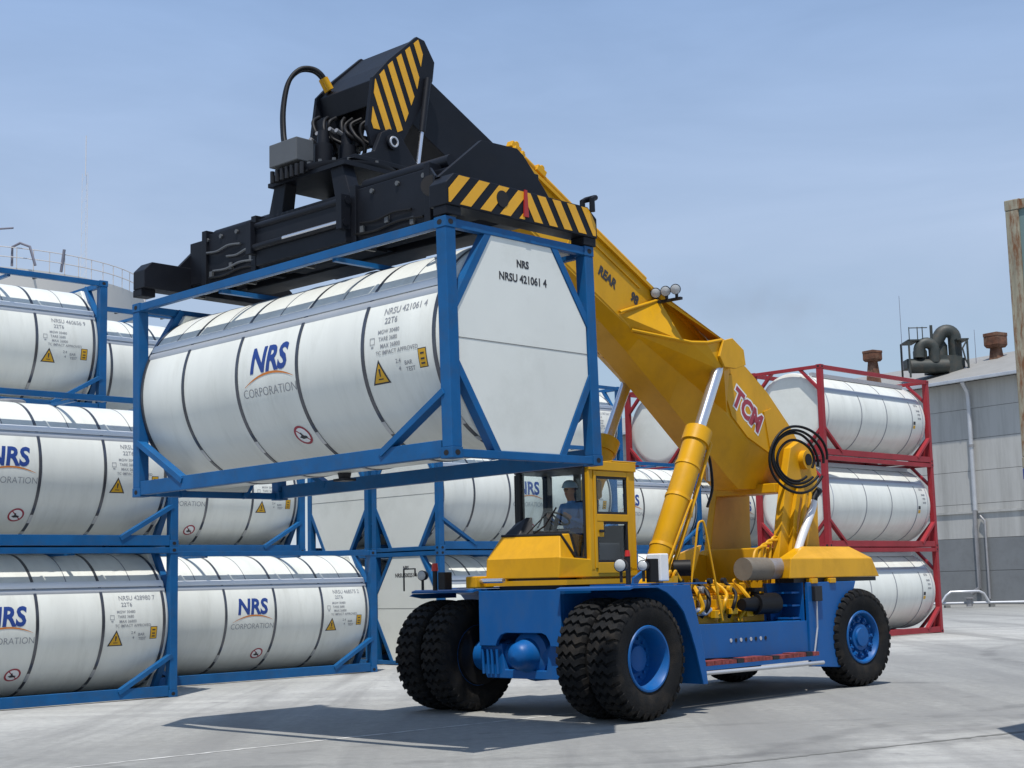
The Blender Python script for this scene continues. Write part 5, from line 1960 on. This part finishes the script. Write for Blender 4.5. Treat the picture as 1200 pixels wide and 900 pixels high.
m.build("wall_sill", "concrete_wall", bld)
m = MB()
m.tube([(-0.15, -0.70, EZ - 0.05), (-0.15, -0.30, EZ - 0.6), (-0.15, -0.25, EZ - 1.0), (-0.15, -0.25, 5.2)], 0.13, 12)
m.build("downpipe", "galv", bld, smooth=40)
m = MB()
m.tube([(-0.15, -0.32, 5.25), (-0.15, -0.32, 0.9), (-0.6, -0.45, 0.6)], 0.12, 12)
m.build("downpipe", "steel_grey", bld, smooth=40)
m = MB()
m.tube([(0.15, -0.26, 4.9), (0.45, -0.26, 4.6), (0.45, -0.26, 0.3)], 0.07, 10)
m.build("conduit", "steel_grey", bld, smooth=40)
m = MB()
m.tube([(-0.15, -0.26, 8.8), (-0.15, -0.26, 8.95)], 0.17, 12)
m.build("pipe_clamp", "steel_grey", bld)


def roof_vent(px, py, z, w, h, label):
    o = empty("roof_vent", (px, py, z), b_yaw)
    tag(o, label, "roof vent", "rusty roof vents")
    a = w / 2
    m = MB()
    m.hexa([(-a * .85, -a * .85, -1.2), (a * .85, -a * .85, -1.2), (a * .85, a * .85, -1.2), (-a * .85, a * .85, -1.2),
            (-a * .5, -a * .5, h * 0.42), (a * .5, -a * .5, h * 0.42), (a * .5, a * .5, h * 0.42), (-a * .5, a * .5, h * 0.42)])
    m.build("neck", "rust_vent", o)
    m = MB()
    m.hexa([(-a * .8, -a * .8, h * 0.42), (a * .8, -a * .8, h * 0.42), (a * .8, a * .8, h * 0.42), (-a * .8, a * .8, h * 0.42),
            (-a, -a, h * 0.52), (a, -a, h * 0.52), (a, a, h * 0.52), (-a, a, h * 0.52)])
    m.box(-a, a, -a, a, h * 0.521, h * 0.86)
    m.box(-a * 1.04, a * 1.04, -a * 1.04, a * 1.04, h * 0.861, h)
    m.build("hood", "rust_vent", o, bevel=0.02)
    for k in (-0.5, 0.5):
        MB().box(k * a - 0.03, k * a + 0.03, -a - 0.02, -a, h * 0.53, h * 0.85).build("rib", "rust_vent", o)


roof_vent(29.35, 88.0, 14.55, 0.98, 1.55, "larger rusty square roof vent standing on the roof beside the rusty container")
roof_vent(21.85, 88.0, 14.05, 0.82, 1.15, "smaller rusty square roof vent seen above the top red framed tank")
# dark ducting on the roof
du = empty("duct_unit", (25.6, 88.0, 14.0), 0.0)
tag(du, "dark ducting unit with two bent pipes in a steel frame on the roof", "duct")


def arc(cx, cz, r, a0, a1, n, y):
    return [(cx + r * cos(radians(a0 + (a1 - a0) * i / n)), y, cz + r * sin(radians(a0 + (a1 - a0) * i / n))) for i in range(n + 1)]


m = MB()
m.tube([(1.28, 0, 0.1), (1.28, 0, 1.7)] + arc(0.82, 1.85, 0.46, 0, 150, 10, 0.0)[1:] + [(0.05, 0, 1.45)], 0.40, 16)
m.build("large_duct", "duct_dark", du, smooth=40)
m = MB()
m.tube([(-0.2, -0.7, 0.3), (-0.2, -0.7, 1.05)] + arc(-0.65, 1.05, 0.45, 0, 170, 10, -0.7)[1:] + [(-1.12, -0.7, 0.6)], 0.34, 16)
m.build("small_duct", "duct_dark", du, smooth=40)
m = MB()
m.cyl((-1.7, -0.6, 0.1), (0.6, -0.6, 0.1), 0.42, None, 18)
m.box(-0.5, 1.5, -0.6, 0.6, -0.3, 0.75)
m.build("fan_casing", "duct_dark", du, smooth=40)
for x in (-1.75, 1.75):
    for y in (-0.9, 0.9):
        MB().box(x - 0.05, x + 0.05, y - 0.05, y + 0.05, -0.6, 1.65).build("frame_post", "duct_dark", du)
for x in (-1.75, 1.2):
    MB().box(x - 0.05, x + 0.65, -0.95, 0.95, 1.62, 1.70).build("platform", "duct_dark", du)
for x in (-1.7, -1.2, -0.9):
    MB().cyl((x, -0.9, 1.7), (x, -0.9, 2.45), 0.03, None, 6).build("rail_post", "duct_dark", du)
MB().cyl((-1.7, -0.9, 2.4), (-0.6, -0.9, 2.4), 0.03, None, 6).build("hand_rail", "duct_dark", du)
m = MB()
m.tube([(1.75, -0.9, 1.6), (1.45, -0.9, 1.1), (1.6, -0.9, 0.4), (1.75, -0.9, 0.1)], 0.05, 6)
m.build("frame_brace", "duct_dark", du)
m = MB()
m.lathe([(0.0, 0.55), (1.25, 0.55), (1.5, 0.42), (1.62, 0.2), (1.65, 0.0)], 'z', 20, (0.35, 0.35, 0.2))
m.build("vessel", "duct_dark", du, smooth=40)
m = MB()
m.lathe([(0.0, 0.42), (0.95, 0.42), (1.15, 0.30), (1.22, 0.0)], 'z', 18, (-0.75, 0.4, 0.2))
m.build("vessel", "duct_dark", du, smooth=40)
MB().box(-1.75, 1.75, -0.3, 0.9, 0.05, 0.62).build("plinth", "duct_dark", du, bevel=0.03)
MB().cyl((-0.25, -0.5, 1.5), (-0.25, -0.5, 2.6), 0.09, None, 8).build("vent_pipe", "duct_dark", du, smooth=40)
MB().cyl((-1.85, 0.3, 0.0), (-1.85, 0.3, 4.6), 0.02, 0.012, 6).build("antenna", "pipe_far", du)
MB().cyl((2.6, 0.3, 0.0), (2.6, 0.3, 2.4), 0.02, 0.012, 6).build("antenna", "pipe_far", du)
# pipework lying along the foot of the wall
pr = empty("ground_pipework", (23.0, 76.5, 0), 0.0)
tag(pr, "galvanised pipework running low along the foot of the factory wall", "pipes")
m = MB()
m.tube([(-3.0, 0, 0.22), (-0.6, 0, 0.22), (0.9, 0.0, 0.22), (6.0, -0.4, 0.22)], 0.07, 10)
m.build("main_pipe", "galv", pr, smooth=40)
m = MB()
m.tube([(-1.2, -0.1, 0.25), (-0.95, -0.1, 0.62), (-0.7, -0.1, 0.80), (0.75, -0.1, 0.82), (1.0, -0.1, 0.70), (1.25, -0.1, 0.25)], 0.065, 10)
m.build("bypass_pipe", "galv", pr, smooth=40)
m = MB()
m.cyl((0.2, -0.2, 0.05), (0.2, -0.2, 0.45), 0.16, None, 12)
m.cyl((0.2, -0.2, 0.45), (0.2, -0.2, 0.52), 0.26, None, 12)
m.build("valve", "steel_grey", pr, smooth=40)
for x in (-2.5, -0.9, 1.4, 3.5, 5.5):
    MB().box(x - 0.12, x + 0.12, -0.2, 0.15, 0.0, 0.13).build("pipe_saddle", "joint_grey", pr)

# ------------------------------------------------------------------ storage tank far left
stank = empty("storage_tank", (-31.0, 82.0, 0), 0.0)
tag(stank, "pale storage tank with roof railing behind the blue framed tanks", "storage tank")
SR, SZ = 10.0, 18.4
m = MB()
m.lathe([(0.0, SR), (SZ, SR), (SZ, SR - 0.1), (SZ + 1.1, 0.0)], 'z', 72)
m.build("shell", "tank_far", stank, smooth=30)
for k in range(72):
    a = 2 * pi * k / 72
    if sin(a) > 0.5: continue
    m = MB()
    m.cyl((SR * cos(a), SR * sin(a), SZ), (SR * cos(a), SR * sin(a), SZ + 1.05), 0.028, None, 6)
    m.build("rail_post", "rail_far", stank)
for zz in (0.55, 1.05):
    m = MB()
    m.tube([(SR * cos(2 * pi * k / 96), SR * sin(2 * pi * k / 96), SZ + zz) for k in range(97)], 0.028, 6, cap=False)
    m.build("rail_bar", "rail_far", stank)
m = MB()
m.tube([(3.3, -8.6, SZ + 0.1), (3.3, -8.6, SZ + 1.25), (4.9, -8.6, SZ + 1.25), (4.9, -8.6, SZ + 0.1)], 0.08, 8)
m.build("vent_pipe", "pipe_far", stank, smooth=40)
m = MB()
m.tube([(5.5, -8.2, SZ + 0.1), (5.5, -8.2, SZ + 1.1), (5.9, -8.2, SZ + 1.3), (6.4, -8.2, SZ + 1.1), (6.7, -8.2, SZ + 0.1)], 0.07, 8)
m.build("vent_pipe", "pipe_far", stank, smooth=40)
m = MB()
m.tube([(7.5, -6.5, SZ + 0.1), (7.65, -6.5, SZ + 1.3)], 0.08, 8)
m.build("vent_pipe", "pipe_far", stank, smooth=40)
m = MB()
m.tube([(4.1, -8.4, SZ + 0.1), (4.1, -8.4, SZ + 1.8), (4.4, -8.4, SZ + 2.0), (5.6, -8.4, SZ + 2.05)], 0.05, 8)
m.build("davit", "pipe_far", stank, smooth=40)
mast = empty("radio_mast", (-26.6, 90.0, 0), 0.0)
tag(mast, "thin pale lattice mast rising behind the storage tank railing", "mast")
for dx, dy in ((-0.18, 0), (0.18, 0), (0, 0.3)):
    MB().cyl((dx, dy, 0), (dx, dy, 28.0), 0.014, None, 6).build("leg", "rail_far", mast)
MB().cyl((0, 0.1, 27.9), (0, 0.1, 30.5), 0.03, None, 6).build("tip", "rail_far", mast)
for k in range(26):
    z = 10 + k * 0.7
    MB().beam((-0.18, 0, z), (0.18, 0, z + 0.6), 0.012, 0.012).build("lacing", "rail_far", mast)

# ------------------------------------------------------------------ box containers at the right edge
def box_container(name, corner, yaw, length, wm, pm, label, z0, H=2.896):
    """corner: near-left bottom corner, x runs along the long side"""
    o = empty(name, (corner[0], corner[1], z0), yaw)
    tag(o, label, "container")
    Wd = 2.438
    for x in (0, length):
        for y in (0, Wd):
            for z in (0, H):
                MB().box(x - (0.178 if x else 0), x + (0 if x else 0.178), y - (0.162 if y else 0), y + (0 if y else 0.162),
                         z - (0.118 if z else 0), z + (0 if z else 0.118)).build("corner_casting", pm, o, bevel=0.01)
            MB().box(x - (0.15 if x else -0.004), x + (-0.004 if x else 0.15), y - (0.14 if y else -0.004), y + (-0.004 if y else 0.14), 0.118, H - 0.118).build("corner_post", pm, o, bevel=0.01)
    for y in (0, Wd):
        for z0_, z1_ in ((0.01, 0.16), (H - 0.11, H - 0.01)):
            MB().box(0.178, length - 0.178, y - (0.07 if y else -0.006), y + (-0.006 if y else 0.07), z0_, z1_).build("side_rail", pm, o)
    for x in (0, length):
        for z0_, z1_ in ((0.01, 0.16), (H - 0.11, H - 0.01)):
            MB().box(x - (0.08 if x else -0.006), x + (-0.006 if x else 0.08), 0.162, Wd - 0.162, z0_, z1_).build("end_rail", pm, o)
    # corrugated skins

    def corr(p0, d, inw, ln, nm):
        vs, fs = [], []
        n = int(ln / 0.07)
        pat = (0, 0, 1, 1)
        for i in range(n + 1):
            t = ln * i / n
            q = p0 + d * t + inw * (0.036 * pat[i % 4])
            vs += [q + V(0, 0, 0.16), q + V(0, 0, H - 0.11)]
        for i in range(n):
            fs.append((2 * i, 2 * i + 2, 2 * i + 3, 2 * i + 1))
        MB().add(vs, fs).build(nm, wm, o)
    corr(V(0.15, 0.03, 0), V(1, 0, 0), V(0, 1, 0), length - 0.3, "side_panel")
    corr(V(0.15, Wd - 0.03, 0), V(1, 0, 0), V(0, -1, 0), length - 0.3, "side_panel")
    corr(V(0.03, 0.14, 0), V(0, 1, 0), V(1, 0, 0), Wd - 0.28, "end_panel")
    corr(V(length - 0.03, 0.14, 0), V(0, 1, 0), V(-1, 0, 0), Wd - 0.28, "end_panel")
    MB().box(0.02, length - 0.02, 0.02, Wd - 0.02, H - 0.03, H - 0.012).build("roof_panel", wm, o)
    return o


CC = (5.36, 15.5)
box_container("shipping_container", CC, radians(-43.3), 6.058, "container_navy", "container_navy", "navy blue shipping container beneath the rusty one", 0.0)
box_container("shipping_container", CC, radians(-43.3), 6.058, "container_teal", "container_rust", "rusty teal shipping container stacked on a navy blue one", 2.896)

# ------------------------------------------------------------------ faint exhaust drifting off above the yard
sm = bpy.data.materials.new("smoke")
sm.use_nodes = True
n_, l_ = sm.node_tree.nodes, sm.node_tree.links
n_.clear()
so = n_.new("ShaderNodeOutputMaterial")
pv = n_.new("ShaderNodeVolumePrincipled")
pv.inputs["Color"].default_value = (0.42, 0.38, 0.37, 1)
tcs = n_.new("ShaderNodeTexCoord")
nzs = n_.new("ShaderNodeTexNoise"); nzs.inputs["Scale"].default_value = 0.75; nzs.inputs["Detail"].default_value = 4.0
rps = n_.new("ShaderNodeMapRange"); rps.inputs[1].default_value = 0.40; rps.inputs[2].default_value = 0.70; rps.inputs[3].default_value = 0.0; rps.inputs[4].default_value = 0.14
gr = n_.new("ShaderNodeTexGradient"); gr.gradient_type = 'SPHERICAL'
mps = n_.new("ShaderNodeMapping"); mps.inputs["Scale"].default_value = (1 / 4.6, 1 / 2.0, 1 / 1.9)
l_.new(tcs.outputs["Object"], mps.inputs["Vector"]); l_.new(mps.outputs["Vector"], gr.inputs["Vector"])
l_.new(tcs.outputs["Object"], nzs.inputs["Vector"]); l_.new(nzs.outputs["Fac"], rps.inputs[0])
mus = n_.new("ShaderNodeMath"); mus.operation = 'MULTIPLY'
l_.new(rps.outputs[0], mus.inputs[0]); l_.new(gr.outputs["Fac"], mus.inputs[1])
l_.new(mus.outputs[0], pv.inputs["Density"])
l_.new(pv.outputs[0], so.inputs["Volume"])
MATS["smoke"] = sm
m = MB()
pf = [(-2.0 * cos(pi * i / 10), max(0.001, sin(pi * i / 10))) for i in range(11)]
m.lathe([(a * 2.3, b * 1.9) for a, b in pf], 'x', 20)
smo = m.build("exhaust_smoke", "smoke", smooth=60)
smo.location = (9.9, 60.0, 12.9)
smo.rotation_euler = (0, radians(14), 0)
tag(smo, "faint brownish smoke drifting in the sky above the red framed tanks", "smoke", kind="stuff")
